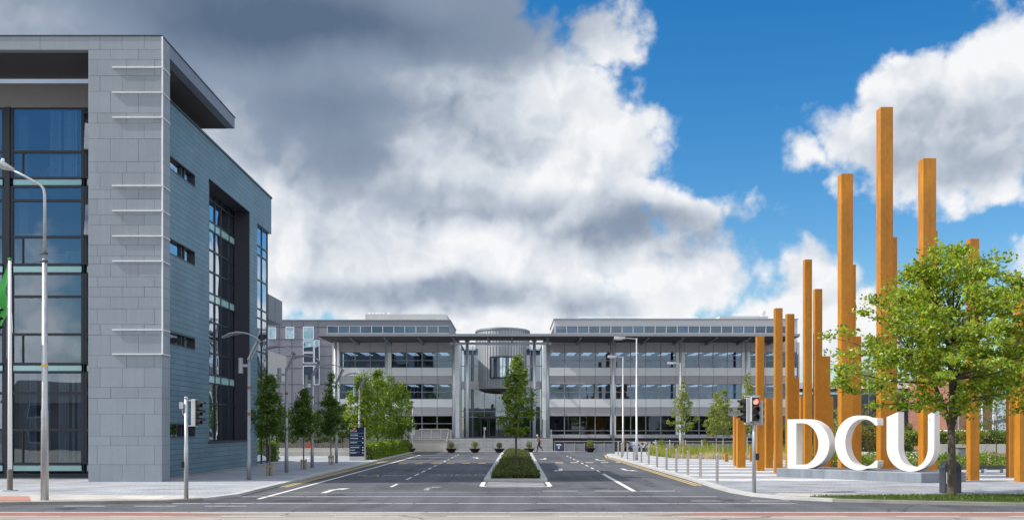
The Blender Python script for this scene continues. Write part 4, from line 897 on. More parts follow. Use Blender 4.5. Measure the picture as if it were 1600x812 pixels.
# ================================================================== LETTERS ON THEIR PLINTH
K = 0.958
pl = [(13.4, 51.9), (18.35, 45.9), (20.75, 46.8), (20.5, 49.1), (15.5, 54.0)]
PT = 0.52
o = MB().prism([(x * K, y * K) for x, y in pl], PZ - .02, PT).build('plinth', MT['plinth'], None, bevel=.015, loc=(16.8 * K, 49.5 * K, PZ)); tag(o, 'low dark grey zinc plinth carrying the white letters', 'plinth')
U_, V_ = Vector((.743, -.669, 0)), Vector((.669, .743, 0))
def ell(cx, cy, rx, ry, a0, a1, n=28): return [(cx + rx * math.cos(R(a0 + (a1 - a0) * i / n)), cy + ry * math.sin(R(a0 + (a1 - a0) * i / n))) for i in range(n + 1)]
def letter(name, label, loops, t0, w, h):
    cu = bpy.data.curves.new('tmp', 'CURVE'); cu.dimensions = '2D'; cu.fill_mode = 'BOTH'; cu.extrude = 0.335; cu.bevel_depth = 0.0
    for lp in loops:
        sp = cu.splines.new('POLY'); sp.points.add(len(lp) - 1); sp.use_cyclic_u = True
        for p, (x, y) in zip(sp.points, lp): p.co = (x * w, y * h, 0, 1)
    t = bpy.data.objects.new('tmp', cu); C.objects.link(t); me = bpy.data.meshes.new_from_object(t, depsgraph=bpy.context.evaluated_depsgraph_get()); bpy.data.objects.remove(t); bpy.data.curves.remove(cu)
    mw = Matrix((U_.to_4d(), Vector((0, 0, 1, 0)), V_.to_4d(), (0, 0, 0, 1))).transposed(); mw.col[3] = (0, 0, 0, 1)
    mw = Matrix(((U_.x, 0, V_.x, 0), (U_.y, 0, V_.y, 0), (0, 1, 0, 0), (0, 0, 0, 1)))
    me.transform(mw); me.materials.clear(); me.materials.append(MT['letter']); me.name = name
    p = (Vector((13.85, 51.5, 0)) + U_ * t0) * K + V_ * .34
    o = bpy.data.objects.new(name, me); C.objects.link(o); o.location = (p.x, p.y, PT)
    b = o.modifiers.new('bevel', 'BEVEL'); b.width = .012; b.segments = 1; b.limit_method = 'ANGLE'; b.angle_limit = R(45)
    return tag(o, label, 'letter', 'giant white letters on the plinth')
Dl = [[(0, 0), (.42, 0)] + ell(.42, .5, .58, .5, -90, 90)[1:] + [(0, 1)], [(.215, .92), (.36, .92)] + ell(.36, .5, .385, .42, 90, -90)[1:] + [(.215, .08)]]
Cl = [ell(.55, .5, .55, .5, 68, 292, 44) + [(.99, .055), (1.0, .18)] + ell(.665, .5, .415, .435, 313, 47, 36) + [(1.0, .82), (.99, .945)]]
Ul = [[(0, .93), (0, .40)] + ell(.50, .40, .50, .40, 180, 360, 36) + [(1.0, 1.03), (.87, .965), (.87, .42)] + ell(.56, .42, .31, .345, 0, -180, 30) + [(.25, 1.02)]]
letter('letter_d', 'giant white letter D standing at the left end of the dark plinth', Dl, .0, 2.22 * K, 2.46 * K)
letter('letter_c', 'giant white letter C in the middle of the dark plinth', Cl, 2.5, 2.12 * K, 2.62 * K)
letter('letter_u', 'giant white letter U at the right end of the dark plinth', Ul, 5.05, 2.2 * K, 2.72 * K)

# ================================================================== BOLLARDS
def make_bollard(h=1.17):
    t = thing('bollard', 'b', 'bollard', (0, 0, 0), 'stainless steel bollards beside the road')
    MB().tube([(0, 0, 0), (0, 0, h)], .062, 14).build('post', MT['stainless'], t, smooth=False)
    MB().lathe([(.063, 0), (.064, .03), (.05, .045), (.02, .052)], (0, 0, h - .01), 14).build('cap', MT['stainless'], t, smooth=True)
    return t
ys = [710.6, 712.3, 714.6, 717, 719.6, 722.7, 725.7, 729, 732.9, 736.9, 741.6, 746.7, 753.5]
ords = ['farthest', 'second farthest', 'third farthest', 'fourth from the far end', 'fifth from the far end', 'sixth from the far end', 'middle one', 'sixth from the near end', 'fifth from the near end', 'fourth from the near end', 'third nearest', 'second nearest', 'nearest']
b0 = make_bollard()
for i, y in enumerate(ys):
    d = D(y, PZ); lab = f'slim stainless steel bollard in the kerbside row, {ords[i]} to the camera' if 'nearest' in ords[i] or 'farthest' in ords[i] else f'slim stainless steel bollard in the kerbside row, the {ords[i]}'
    o = b0 if i == 0 else copy_tree(b0); o['label'] = lab; o.location = (8.83 if i > 1 else 9.25, d if i > 1 else d - 1.5, PZ)
for i, (p, lab) in enumerate(((1024.5, 'far stainless bollard beside the printed banner, left of the round yellow shrub'), (1046.6, 'far stainless bollard behind the grass, between two round yellow shrubs'), (1071, 'far stainless bollard right of the birch trunk and lamp post'), (1096.5, 'far stainless bollard just in front of the right round shrub'))):
    d = 102.5; copy_tree(b0, lab, (X(p, d), d, PZ))

# ================================================================== LAMP POSTS
def wing_lamp():
    t = thing('street_lamp', 'w', 'street lamp', (0, 0, 0), 'winged lamp posts along the left pavement')
    b = MB(); b.tube([(0, 0, 0), (0, 0, .9), (0, 0, .95), (0, 0, 5.55)], [.105, .105, .085, .07], 12); b.build('pole', MT['lamp_grey'], t, smooth=True)
    b = MB(); b.bar((-.03, 0, 5.45), (.42, 0, 6.42), .09, .20, up=(0, 1, 0)); b.bar((.10, 0, 5.5), (.50, 0, 6.35), .05, .08, up=(0, 1, 0)); b.build('raked_arm', MT['lamp_grey'], t)
    pts = [(.52, 6.28, .18), (.30, 6.48, .30), (-.05, 6.64, .40), (-.45, 6.68, .44), (-.85, 6.60, .40), (-1.2, 6.46, .22)]
    b = MB(); vs, fs = [], []
    for (x, z, w) in pts: vs += [(x, -w, z), (x, w, z), (x, -w, z + .045), (x, w, z + .045)]
    for i in range(len(pts) - 1):
        k = i * 4; fs += [(k, k + 1, k + 5, k + 4), (k + 2, k + 6, k + 7, k + 3), (k, k + 4, k + 6, k + 2), (k + 1, k + 3, k + 7, k + 5)]
    fs += [(0, 2, 3, 1), (len(vs) - 4, len(vs) - 3, len(vs) - 1, len(vs) - 2)]
    b.add(vs, fs); b.build('wing_reflector', MT['lamp_grey'], t, smooth=False)
    b = MB(); b.tube([(-.38, 0, 4.85), (-.38, 0, 5.55)], .11, 14); b.bar((-.28, 0, 5.2), (0, 0, 5.2), .10, .12); b.build('floodlight', MT['lamp_grey'], t)
    for z in (3.0, 4.2): MB().lathe([(.088, -.06), (.092, -.05), (.092, .05), (.088, .06)], (0, 0, z), 12).build('collar', MT['rust'], t)
    return t
l0 = wing_lamp()
for i, (d, lab) in enumerate(((46.8, 'grey winged street lamp nearest the camera, before the dark bay of the slates'), (54.5, 'grey winged street lamp between the first and second small dark trees'), (61.5, 'grey winged street lamp behind the second small dark tree'), (70, 'grey winged street lamp just left of the navy directory sign'), (80.5, 'farthest grey winged street lamp, half hidden in the bright green trees'))):
    o = l0 if i == 0 else copy_tree(l0); o['label'] = lab; o.location = (-12.0 if i else -12.02, d, PZ)
def road_lamp(label, x, d, h, arm, base=PZ):
    t = thing('lamp_post', label, 'street lamp', (x, d, base))
    b = MB(); b.tube([(x, d, base), (x, d, base + 1.5), (x, d, base + 1.55), (x, d, base + h)], [.11, .11, .08, .055], 12); b.build('pole', MT['steel'], t, smooth=True)
    MB().tube([(x, d, base + h - .06), (x - arm, d, base + h + .02)], .035, 8).build('arm', MT['steel'], t)
    b = MB(); b.add([(x - arm + .1, d - .07, base + h - .06), (x - arm + .1, d + .07, base + h - .06), (x - arm + .1, d - .06, base + h + .10), (x - arm + .1, d + .06, base + h + .10),
                     (x - arm - .75, d - .16, base + h - .10), (x - arm - .75, d + .16, base + h - .10), (x - arm - .7, d - .10, base + h + .14), (x - arm - .7, d + .10, base + h + .14)],
                    [(0, 1, 5, 4), (2, 6, 7, 3), (0, 4, 6, 2), (1, 3, 7, 5), (0, 2, 3, 1), (4, 5, 7, 6)])
    hd = b.build('lamp_head', MT['steel'], t, bevel=.02)
    MB().box(x - arm - .62, x - arm - .12, d - .1, d + .1, base + h - .125, base + h - .10).build('lens', MT['lens'], hd)
    MB().box(x - .10, x + .10, d - .125, d - .09, base + .5, base + 1.1).build('access_door', MT['steel'], t)
    return t
road_lamp('tall galvanised lamp post by the kerbside bollards, its head reaching left', 9.25, 76, Z(528, 76) - PZ, .95)
road_lamp('slimmer galvanised lamp post further back, left of the tall one', X(973.5, 98), 98, Z(557, 98) - PZ, .75)
road_lamp('galvanised lamp post behind the first birch, its small head above the leaves', X(1063, 101), 101, Z(567, 101) - PZ, .55)
x, d = -15.15, 33.2
t = thing('lamp_post', 'tall tapered galvanised road lamp with a curved arm in front of the glazed front', 'street lamp', (x, d, PZ))
zt = Z(300, d)
b = MB(); b.tube([(x, d, PZ), (x, d, 3.0), (x, d, 3.05), (x, d, Z(405, d))], [.125, .112, .10, .075], 12); b.build('pole', MT['steel'], t, smooth=True)
b = MB(); b.tube([(x, d, Z(405, d)), (x, d, zt - .1), (x - .03, d, zt + .1), (x - .13, d, zt + .22), (X(40, d), d, Z(276, d)), (X(14, d), d, Z(263, d))], [.055, .045, .043, .042, .04, .04], 10); b.build('arm', MT['steel'], t, smooth=True)
b = MB(); hx, hz = X(19, d), Z(264, d); b.tube([(hx + .05, d, hz - .02), (hx - .25, d, hz + .09), (hx - .75, d, hz + .34), (hx - .9, d, hz + .42)], [.05, .13, .14, .05], 10); hd = b.build('lamp_head', MT['steel'], t, smooth=True)
MB().lathe([(.05, 0), (.05, .08), (.03, .1)], (hx - .3, d, hz + .24), 8).build('photocell', MT['white'], hd)
for z in (Z(396, d), Z(408, d)):
    b = MB(); b.lathe([(.085, -.04), (.095, -.03), (.095, .03), (.085, .04)], (x, d, z), 10); b.tube([(x - .16, d, z), (x + .1, d, z)], .03, 6); b.build('clamp', MT['dark_metal'], t)
MB().lathe([(.099, -.04), (.101, -.04), (.101, .04), (.099, .04)], (x, d, Z(571, d)), 12).build('sticker', MT['yellow'], t)

# ================================================================== TRAFFIC SIGNALS
def frame_of(c, f):
    f = Vector(f).normalized(); r = Vector((f.y * -1, f.x, 0)); return c, f, r       # forward, right-hand side
def signal_head(parent, c, f, lit=0):
    c = Vector(c); f = Vector(f).normalized(); s = Vector((-f.y, f.x, 0)); up = Vector((0, 0, 1))
    def bx(mb, a0, a1, s0, s1, z0, z1):
        vs = [c + f * a + s * q + up * z for z in (z0, z1) for (a, q) in ((a0, s0), (a1, s0), (a1, s1), (a0, s1))]
        mb.add(vs, [(0, 3, 2, 1), (4, 5, 6, 7), (0, 1, 5, 4), (1, 2, 6, 5), (2, 3, 7, 6), (3, 0, 4, 7)])
    b = MB(); bx(b, -.12, .03, -.145, .145, -.45, .45); hs = b.build('signal_housing', MT['signal_grey'], parent, bevel=.02)
    b = MB(); bx(b, .031, .05, -.125, .125, -.43, .43); b.build('face_plate', MT['black'], hs)
    for i, z in enumerate((.28, 0, -.28)):
        m_ = (MT['red_on'] if lit else mat('unlit red lens', (.10, .01, .01), .2), MT['amber_off'], MT['green_off'])[i]
        b = MB(); n = 18; vs = [c + f * .07 + up * z] + [c + f * .056 + s * (.105 * math.cos(2 * math.pi * k / n)) + up * (z + .105 * math.sin(2 * math.pi * k / n)) for k in range(n)]
        b.add(vs, [(0, 1 + k, 1 + (k + 1) % n) for k in range(n)]); b.build('lens', m_, hs)
        b = MB(); vs, fs = [], []; n = 14
        for k in range(n + 1):
            a = R(-35 + 250 * k / n); ln = .30 if 30 < math.degrees(a) < 150 else .17
            e = s * (.122 * math.cos(a)) + up * (z + .122 * math.sin(a)); e2 = s * (.116 * math.cos(a)) + up * (z - .03 + .116 * math.sin(a))
            vs += [c + f * .05 + e, c + f * ln + e2]
        for k in range(n): fs.append((2 * k, 2 * k + 1, 2 * k + 3, 2 * k + 2))
        b.add(vs, fs); o = b.build('visor', MT['black'], hs); so = o.modifiers.new('thickness', 'SOLIDIFY'); so.thickness = .006
x, d = 8.82, 37.3
t = thing('traffic_light', 'traffic light showing red, on a grey pole in front of the orange columns', 'traffic light', (x, d, PZ))
b = MB(); b.tube([(x, d, PZ), (x, d, 3.52)], .07, 14); b.lathe([(.06, 0), (.06, .1), (.03, .13)], (x, d, 3.5), 10); b.build('pole', MT['steel'], t, smooth=True)
signal_head(t, (x - .02, d - .24, 3.12), (0.05, -1, 0), 1)
signal_head(t, (x - .30, d - .0, 3.08), (-1, -.12, 0), 0)
signal_head(t, (x + .24, d + .22, 3.0), (.75, 1, 0), 0)
b = MB()
for z in (3.60, 2.60): b.bar((x - .36, d - .02, z), (x + .2, d + .02, z), .10, .05)
b.bar((x - .02, d - .25, 2.64), (x, d, 2.62), .06, .05); b.bar((x, d, 2.62), (x + .24, d + .2, 2.6), .05, .05); b.build('bracket', MT['signal_grey'], t)
b = MB(); b.box(x + .07, x + .17, d - .08, d + .05, 1.28, 1.52); pb = b.build('push_button_box', MT['black'], t, bevel=.01)
x, d = X(291, 34.1), 34.1
t = thing('traffic_light', 'side facing traffic light on a weathered grey pole in front of the slate wall', 'traffic light', (x, d, PZ))
b = MB(); b.tube([(x, d, PZ), (x, d, 1.8), (x, d, 1.82), (x, d, Z(623, d))], [.075, .07, .062, .062], 12); b.lathe([(.066, 0), (.066, .06), (.05, .08)], (x, d, Z(623, d)), 10); b.build('pole', MT['steel'], t, smooth=True)
signal_head(t, (x + .33, d - .0, Z(644.5, d)), (1, -.10, 0), 0)
b = MB()
for z in (Z(625, d), Z(664.5, d)): b.bar((x, d, z), (x + .3, d, z), .05, .05)
b.build('bracket', MT['signal_grey'], t)
b = MB(); b.box(x - .21, x - .08, d - .08, d + .08, Z(638, d), Z(628, d)); b.tube([(x - .14, d, Z(638, d)), (x - .12, d, Z(645, d)), (x - .05, d, Z(650, d))], .012, 6); b.build('detector_box', MT['signal_grey'], t, bevel=.015)
b = MB(); b.box(x - .16, x - .07, d - .07, d + .06, 1.12, 1.34); b.build('push_button_box', MT['black'], t, bevel=.015)
x, d = X(-17, 33), 33
t = thing('traffic_light', 'high mounted black traffic light cut off by the left edge, before the green flag', 'traffic light', (x, d, PZ))
MB().tube([(x, d, PZ), (x, d, 6.6)], .08, 12).build('pole', MT['steel'], t, smooth=True)
signal_head(t, (x + .16, d - .05, Z(500, d)), (1, -.1, 0), 0)

# ================================================================== FLAG
x, d = X(15.5, 38.3), 38.3
t = thing('flagpole', 'white flagpole with a green cap at the left edge', 'flagpole', (x, d, PZ))
b = MB(); b.tube([(x, d, PZ), (x, d, Z(407, d))], [.085, .055], 14); b.build('pole', MT['white'], t, smooth=True)
MB().lathe([(.06, 0), (.075, .03), (.075, .08), (.03, .11)], (x, d, Z(407, d)), 12).build('cap', MT['flag'], t, smooth=True)
MB().lathe([(.10, 0), (.10, .75), (.088, .8)], (x, d, PZ), 14).build('base_sleeve', MT['bark_young'], t)
MB().lathe([(.28, 0), (.28, .02), (.26, .03)], (x, d, PZ), 16).build('base_plate', MT['steel'], t)
b = MB(); b.tube([(x + .1, d, Z(520, d)), (x + .09, d - .05, Z(490, d)), (x - .06, d - .08, Z(478, d))], .012, 5); b.tube([(x - .07, d - .05, Z(412, d)), (x - .08, d - .05, Z(560, d))], .006, 5); b.build('halyard', MT['white'], t)
b = MB(); nx, nz = 16, 16; vs = []
xf = x - .09
for j in range(nz + 1):
    for i in range(nx + 1):
        u, v = i / nx, j / nz; ztop = Z(416, d) - u * 2.6; hgt = 1.75
        vs.append((xf - u * 1.25 + .05 * math.sin(v * 9 + u * 2), d - .03 + .13 * u * math.sin(v * 6 + u * 9) + .07 * u, ztop - v * hgt * (1 - .15 * u)))
b.add(vs, [(j * (nx + 1) + i, j * (nx + 1) + i + 1, (j + 1) * (nx + 1) + i + 1, (j + 1) * (nx + 1) + i) for j in range(nz) for i in range(nx)])
fo = b.build('green_flag', MT['flag'], None, smooth=True, loc=(xf, d, Z(416, d))); tag(fo, 'limp green flag hanging from the white flagpole at the left edge', 'flag')
text_mesh('lettering', 'FA', .20, MT['white'], fo, Matrix.Translation((xf - .36, d - .20, Z(484, d))) @ Euler((R(90), 0, R(-8))).to_matrix().to_4x4(), extrude=.004)

# ================================================================== DIRECTORY SIGN AND OTHER SIGNS
d = 75.5; x0, x1 = X(546, d), X(569, d); zt = Z(667, d)
t = thing('directory_sign', 'navy blue directory sign with white lettering on the left pavement', 'sign', ((x0 + x1) / 2, d, PZ))
MB().box(x0, x1, d, d + .22, PZ, Z(712.5, d)).build('base', MT['grey_panel'], t); MB().box(x0, x1, d, d + .22, Z(712.5, d) + .002, zt).build('sign_panel', MT['navy'], t); MB().box(x1 + .002, x1 + .09, d - .01, d + .23, PZ, zt).build('side_trim', MT['steel'], t)
fz = lambda y: Z(y, d); RX = Euler((R(90), 0, 0)).to_matrix().to_4x4()
text_mesh('lettering', 'DCU', .22, MT['sign_text'], t, Matrix.Translation((x0 + .07, d - .004, fz(674))) @ RX, extrude=.003)
b = MB(); b.lathe([(.02, 0), (.10, .02), (.10, .04)], (0, 0, 0), 14); b = MB(); b.add([(x0 + .13, d - .005, fz(670.2)), (x0 + .30, d - .005, fz(670.2)), (x0 + .40, d - .005, fz(668.6)), (x0 + .22, d - .005, fz(668.2))], [(0, 1, 2, 3)]); b.build('emblem', MT['sign_red'], t)
b = MB(); b.quad((x0 + .30, d - .007, fz(670.0)), (x0 + .44, d - .007, fz(670.4)), (x0 + .46, d - .007, fz(668.4)), (x0 + .36, d - .007, fz(668.3))); b.build('emblem', MT['sign_gold'], t)
rs = random.Random(2)
for i, (y, w, mm, pic) in enumerate(((676.3, .9, 'sign_blue', 0), (679, .55, 'sign_text', 0), (681.3, .95, 'sign_blue', 0), (684.4, .55, 'sign_text', 1), (688.5, .85, 'sign_blue', 0), (691, .5, 'sign_text', 1), (695.5, .8, 'sign_blue', 0), (698.5, .62, 'sign_text', 1), (702.5, .26, 'sign_text', 1), (705.8, .7, 'sign_blue', 0), (707, .42, 'sign_text', 1))):
    b = MB(); xx = x0 + .07
    while xx < x0 + .07 + w: q = rs.uniform(.03, .11); b.box(xx, min(xx + q, x1 - .05), d - .006, d - .001, fz(y) - .022, fz(y) + .028); xx += q + .022
    if pic: b.box(x1 - .14, x1 - .06, d - .006, d - .001, fz(y) - .035, fz(y) + .045)
    b.build('text_line', MT[mm], t)
d = 105.5; x = X(645, d)
t = thing('camera_pole', 'thin grey camera pole carrying a small white sign by the end of the hedge', 'pole', (x, d, 0))
MB().tube([(x, d, 0), (x, d, 1), (x, d, 1.02), (x, d, Z(637, d))], [.09, .09, .05, .045], 10).build('pole', MT['steel'], t, smooth=True)
MB().box(X(641.2, d), X(648.2, d), d - .09, d - .06, Z(679, d), Z(667, d)).build('white_sign', MT['white'], t)
b = MB(); b.tube([(x, d, Z(637, d)), (x, d - .25, Z(635.5, d))], .03, 6); b.tube([(x, d - .2, Z(635.5, d)), (x + .05, d - .5, Z(636, d))], .09, 8); b.build('security_camera', MT['white'], t)

# ================================================================== PLANTERS, BINS, BANNER
def scatter_leaves(pts, size, mtl, name, parent, up=0.5, out_c=None, aspect=0.55, seed=1, jitter=.4):
    """kite shaped leaves at the given points, each its own little face"""
    r = random.Random(seed); vs, fs = [], []
    off = wloc(parent) if parent else Vector((0, 0, 0))
    for p in pts:
        n = Vector((r.gauss(0, 1), r.gauss(0, 1), r.gauss(0, 1)))
        if n.length < .01: n = Vector((0, 0, 1))
        n.normalize()
        if out_c is not None:
            o_ = (Vector(p) - Vector(out_c)); 
            if o_.length > 1e-4: n = (n + o_.normalized() * .6)
        n = (n + Vector((0, 0, up))).normalized()
        a = Vector((r.gauss(0, 1), r.gauss(0, 1), r.gauss(0, .6) - .2)); t_ = (a - n * a.dot(n))
        if t_.length < 1e-3: continue
        t_.normalize(); s_ = n.cross(t_); L = size * r.uniform(1 - jitter, 1 + jitter); w = L * aspect; p = Vector(p) - off
        k = len(vs); vs += [tuple(p - t_ * L * .5), tuple(p + s_ * w * .5 - n * L * .06), tuple(p + t_ * L * .5), tuple(p - s_ * w * .5 - n * L * .06)]; fs.append((k, k + 1, k + 2, k + 3))
    me = bpy.data.meshes.new(name); me.from_pydata(vs, [], fs); me.materials.append(mtl); o = bpy.data.objects.new(name, me); C.objects.link(o); o.parent = parent; return o
def ball_pts(c, r, n, seed):
    q = random.Random(seed); out = []
    while len(out) < n:
        v = Vector((q.gauss(0, 1), q.gauss(0, 1), q.gauss(0, 1))).normalized(); out.append(Vector(c) + v * r * (q.random() ** .35) * (1 + .12 * math.sin(v.x * 7 + seed) + .1 * math.sin(v.z * 9 + v.y * 5)))
    return out
PL = [(641, 104.5, .30, 'leaf_box', 'black bowl planter half hidden behind the end of the green hedge'), (705, 105, .33, 'leaf_box', 'black bowl planter with a lime green ball shrub at the left edge of the steps'), (742, 105, .37, 'leaf_box', 'black bowl planter with a loose yellow green ball left of the middle handrail'),
      (780, 105, .32, 'leaf_dry', 'black bowl planter with a brownish green ball behind the island'), (826.6, 105.3, .36, 'leaf_box', 'black bowl planter with a bright ball shrub beside the walking man'), (922, 107, .42, 'leaf_box', 'black bowl planter with a bright ball in front of the balustrade'),
      (976.5, 106.5, .38, 'leaf_dry', 'black bowl planter with a dull ball behind the kerbside bollards'), (1033.6, 104.5, .42, 'leaf_box', 'planter with a yellow green ball right of the printed banner'), (1100.5, 104.5, .42, 'leaf_box', 'planter with a yellow green ball behind the tall grass near the birches')]
for i, (p, d, r, lm, lab) in enumerate(PL):
    x = X(p, d); bz = PZ if p > 950 else 0.0
    t = thing('planter', lab, 'planter', (x, d, bz), 'black bowl planters with ball shrubs')
    MB().lathe([(.26, 0), (.30, .02), (.44, .22), (.58, .40), (.58, .44), (.52, .44), (.48, .40), (.02, .39)], (x, d, bz), 24).build('bowl', MT['black'], t, smooth=False)
    MB().tube([(x, d, bz + .3), (x, d, bz + .3 + .55)], .03, 6).build('stem', MT['bark_young'], t)
    scatter_leaves(ball_pts((x, d, bz + .42 + r * 1.05), r, 750, i), .085, MT[lm], 'ball_foliage', t, .3, (x, d, bz + .42 + r), seed=i)
d = 108.6; x0, x1 = X(870, d), X(876.5, d); zt = Z(693.6, d)
t = thing('recycling_bin', 'small blue bin with a white symbol beside the foot of the steps', 'bin', ((x0 + x1) / 2, d, .06))
b = MB(); b.add([(x0 + .04, d, .06), (x1 - .04, d, .06), (x1 - .04, d + .4, .06), (x0 + .04, d + .4, .06), (x0, d - .03, zt - .1), (x1, d - .03, zt - .1), (x1, d + .43, zt - .1), (x0, d + .43, zt - .1)], [(0, 3, 2, 1), (4, 5, 6, 7), (0, 1, 5, 4), (1, 2, 6, 5), (2, 3, 7, 6), (3, 0, 4, 7)]); b.build('body', MT['blue'], t, bevel=.015)
MB().box(x0 - .02, x1 + .02, d - .05, d + .45, zt - .099, zt).build('lid', MT['white'], t, bevel=.02); MB().box(x0 + .14, x1 - .14, d - .03, d - .018, .36, .50).build('symbol', MT['white'], t); MB().box(x0 + .08, x1 - .08, d - .04, d - .03, .56, .60).build('symbol', MT['white'], t)
def banner_mat():
    m, nt, N, L, P = new_mat('printed banner'); tc = N.new('ShaderNodeTexCoord'); v = N.new('ShaderNodeTexVoronoi'); v.inputs['Scale'].default_value = 4.2; L.new(tc.outputs['Object'], v.inputs['Vector'])
    rp = N.new('ShaderNodeValToRGB'); L.new(v.outputs['Color'], rp.inputs[0]); e = rp.color_ramp.elements; e[0].color = (.04, .06, .14, 1); e[1].color = (.75, .76, .78, 1)
    for p_, c_ in ((.3, (.35, .12, .07, 1)), (.45, (.55, .45, .38, 1)), (.6, (.7, .72, .76, 1)), (.78, (.25, .38, .62, 1))): q_ = e.new(p_); q_.color = c_
    rp.color_ramp.interpolation = 'CONSTANT'; L.new(rp.outputs[0], P.inputs['Base Color']); return m
d = 108.8; t = thing('banner', 'long printed banner with coloured pictures on the railing behind the bollards', 'banner', (X(1006, d), d, .35))
MB().box(X(984, d), X(1028, d), d, d + .03, .40, 1.08).build('printed_sheet', banner_mat(), t); MB().box(X(984, d), X(1028, d), d + .035, d + .08, .02, 1.12).build('support_frame', MT['dark_metal'], t)
d = 36.8; x = X(1489.5, d)
t = thing('litter_bin', 'charcoal round topped litter bin half hidden by the trunk of the round tree', 'bin', (x, d, PZ))
w, h = .30, 1.17; prof = [(-w, 0), (w, 0), (w, h - .28)] + [(w * math.cos(R(a)), h - .28 + .28 * math.sin(R(a))) for a in range(10, 171, 10)] + [(-w, h - .28)]
b = MB(); n = len(prof); b.add([(x + px, d, PZ + pz) for px, pz in prof] + [(x + px, d + .5, PZ + pz) for px, pz in prof], [tuple(range(n)), tuple(range(n, 2 * n))[::-1]] + [(i, n + i, n + (i + 1) % n, (i + 1) % n) for i in range(n)]); b.build('body', MT['bin_grey'], t, bevel=.012)
MB().box(x - .2, x + .2, d - .012, d - .002, PZ + .78, PZ + .95).build('opening', MT['black'], t); MB().box(x - .25, x - .17, d - .01, d - .002, PZ + .35, PZ + .75).build('notice', MT['white'], t)

# ================================================================== LEFT FENCE, LOW WALLS, SMALL THINGS
d = 97; xa, xb_ = X(420, d), X(546, d); r5 = random.Random(8)
t = thing('paling_fence', 'weathered timber paling fence behind the small dark trees', 'fence', ((xa + xb_) / 2, d, PZ))
for k in range(4):
    s0, s1 = xa + (xb_ - xa) * k / 4, xa + (xb_ - xa) * (k + 1) / 4; b = MB(); x = s0 + .14
    while x < s1 - .1: b.box(x, x + .10, d, d + .03, PZ + .05, 1.10 + r5.uniform(-.04, .05)); x += .165
    for z in (.35, .95): b.box(s0 + .05, s1 - .05, d + .035, d + .08, PZ + z - .1, PZ + z - .02)
    b.build('paling_panel', MT['fence'], t); MB().box(s0, s0 + .11, d - .02, d + .1, PZ, 1.2).build('post', MT['fence'], t)
for k, (d, x0, x1, h, lab) in enumerate(((88.5, -20.5, -13.9, .42, 'nearer long low pale granite bench wall left of the directory sign'), (92.0, -21.6, -14.4, .58, 'farther long low pale granite bench wall in front of the paling fence'))):
    o = MB().box(x0, x1, d, d + .5, PZ - .02, PZ + h).build('low_wall', MT['concrete'], None, bevel=.02, loc=((x0 + x1) / 2, d, PZ)); tag(o, lab, 'wall')
d = 95.5; x = X(482, d); t = thing('red_barrier', 'small orange red plastic barrier in front of the paling fence', 'barrier', (x, d, PZ))
MB().box(x - .22, x + .22, d, d + .3, PZ, PZ + .22).build('foot', MT['black'], t); b = MB(); b.box(x - .18, x + .18, d + .08, d + .2, PZ + .22, PZ + 1.05); b.build('body', MT['red_plastic'], t, bevel=.03)
def stake_frame(lab, x, d, w, h, n=2):
    t = thing('tree_stake', lab, 'tree support', (x, d, PZ))
    for sx in (-1, 1): MB().tube([(x + sx * w / 2, d, PZ), (x + sx * w / 2, d, PZ + h)], .05, 7).build('stake', MT['wood'], t)
    MB().box(x - w / 2 - .06, x + w / 2 + .06, d - .075, d - .051, PZ + h - .16, PZ + h - .05).build('crossbar', MT['wood'], t)
d = 62; x = X(1503.5, d); t = thing('utility_cabinet', 'grey utility cabinet in the shrubs right of the trunk', 'cabinet', (x, d, PZ))
MB().box(x - .22, x + .22, d, d + .4, PZ, 1.22).build('body', MT['zinc_plain'], t, bevel=.015); MB().box(x - .25, x + .25, d - .03, d + .43, 1.222, 1.28).build('lid', MT['dark_metal'], t)
d = 54; t = thing('low_bench', 'low dark bench with white block feet in front of the shrubs at the right', 'bench', (X(1553, d), d, PZ))
MB().box(X(1527, d), X(1582, d), d, d + .45, PZ + .22, PZ + .36).build('seat', MT['dark_metal'], t)
for p in (1540, 1570): MB().box(X(p - 2, d), X(p + 2, d), d + .02, d + .4, PZ, PZ + .219).build('foot', MT['white_panel'], t)
o = MB().box(29.5, 60, 74, 74.4, PZ - .02, 1.32).build('boundary_wall', MT['concrete'], None, loc=(40, 74, PZ)); tag(o, 'long pale grey boundary wall in front of the clipped hedge at the right', 'wall')
def van(lab, x, d, h, mtl):
    t = thing('parked_van', lab, 'van', (x, d, 0)); L, W = 4.6, 1.8
    prof = [(-L / 2, .35), (L / 2, .35), (L / 2, .95), (L / 2 - .25, 1.1), (L / 2 - .95, h - .15), (L / 2 - 1.2, h), (-L / 2 + .15, h), (-L / 2, h - .2)]
    b = MB(); n = len(prof); b.add([(x + a, d, z) for a, z in prof] + [(x + a, d + W, z) for a, z in prof], [tuple(range(n)), tuple(range(n, 2 * n))[::-1]] + [(i, n + i, n + (i + 1) % n, (i + 1) % n) for i in range(n)]); b.build('body', mtl, t, bevel=.06)
    b = MB(); b.box(x - L / 2 + .5, x + L / 2 - 1.5, d - .01, d - .002, 1.2, h - .25); b.build('side_window', MT['glass_dark'], t); b = MB(); b.quad((x + L / 2 - .93, d + .12, h - .2), (x + L / 2 - .30, d + .12, 1.15), (x + L / 2 - .30, d + W - .12, 1.15), (x + L / 2 - .93, d + W - .12, h - .2)); b.build('windscreen', MT['glass_dark'], t)
    for sx in (-1.4, 1.4):
        for y in (d + .02, d + W - .24): MB().tube([(x + sx, y, .33), (x + sx, y + .22, .33)], .33, 16).build('wheel', MT['tyre'], t)
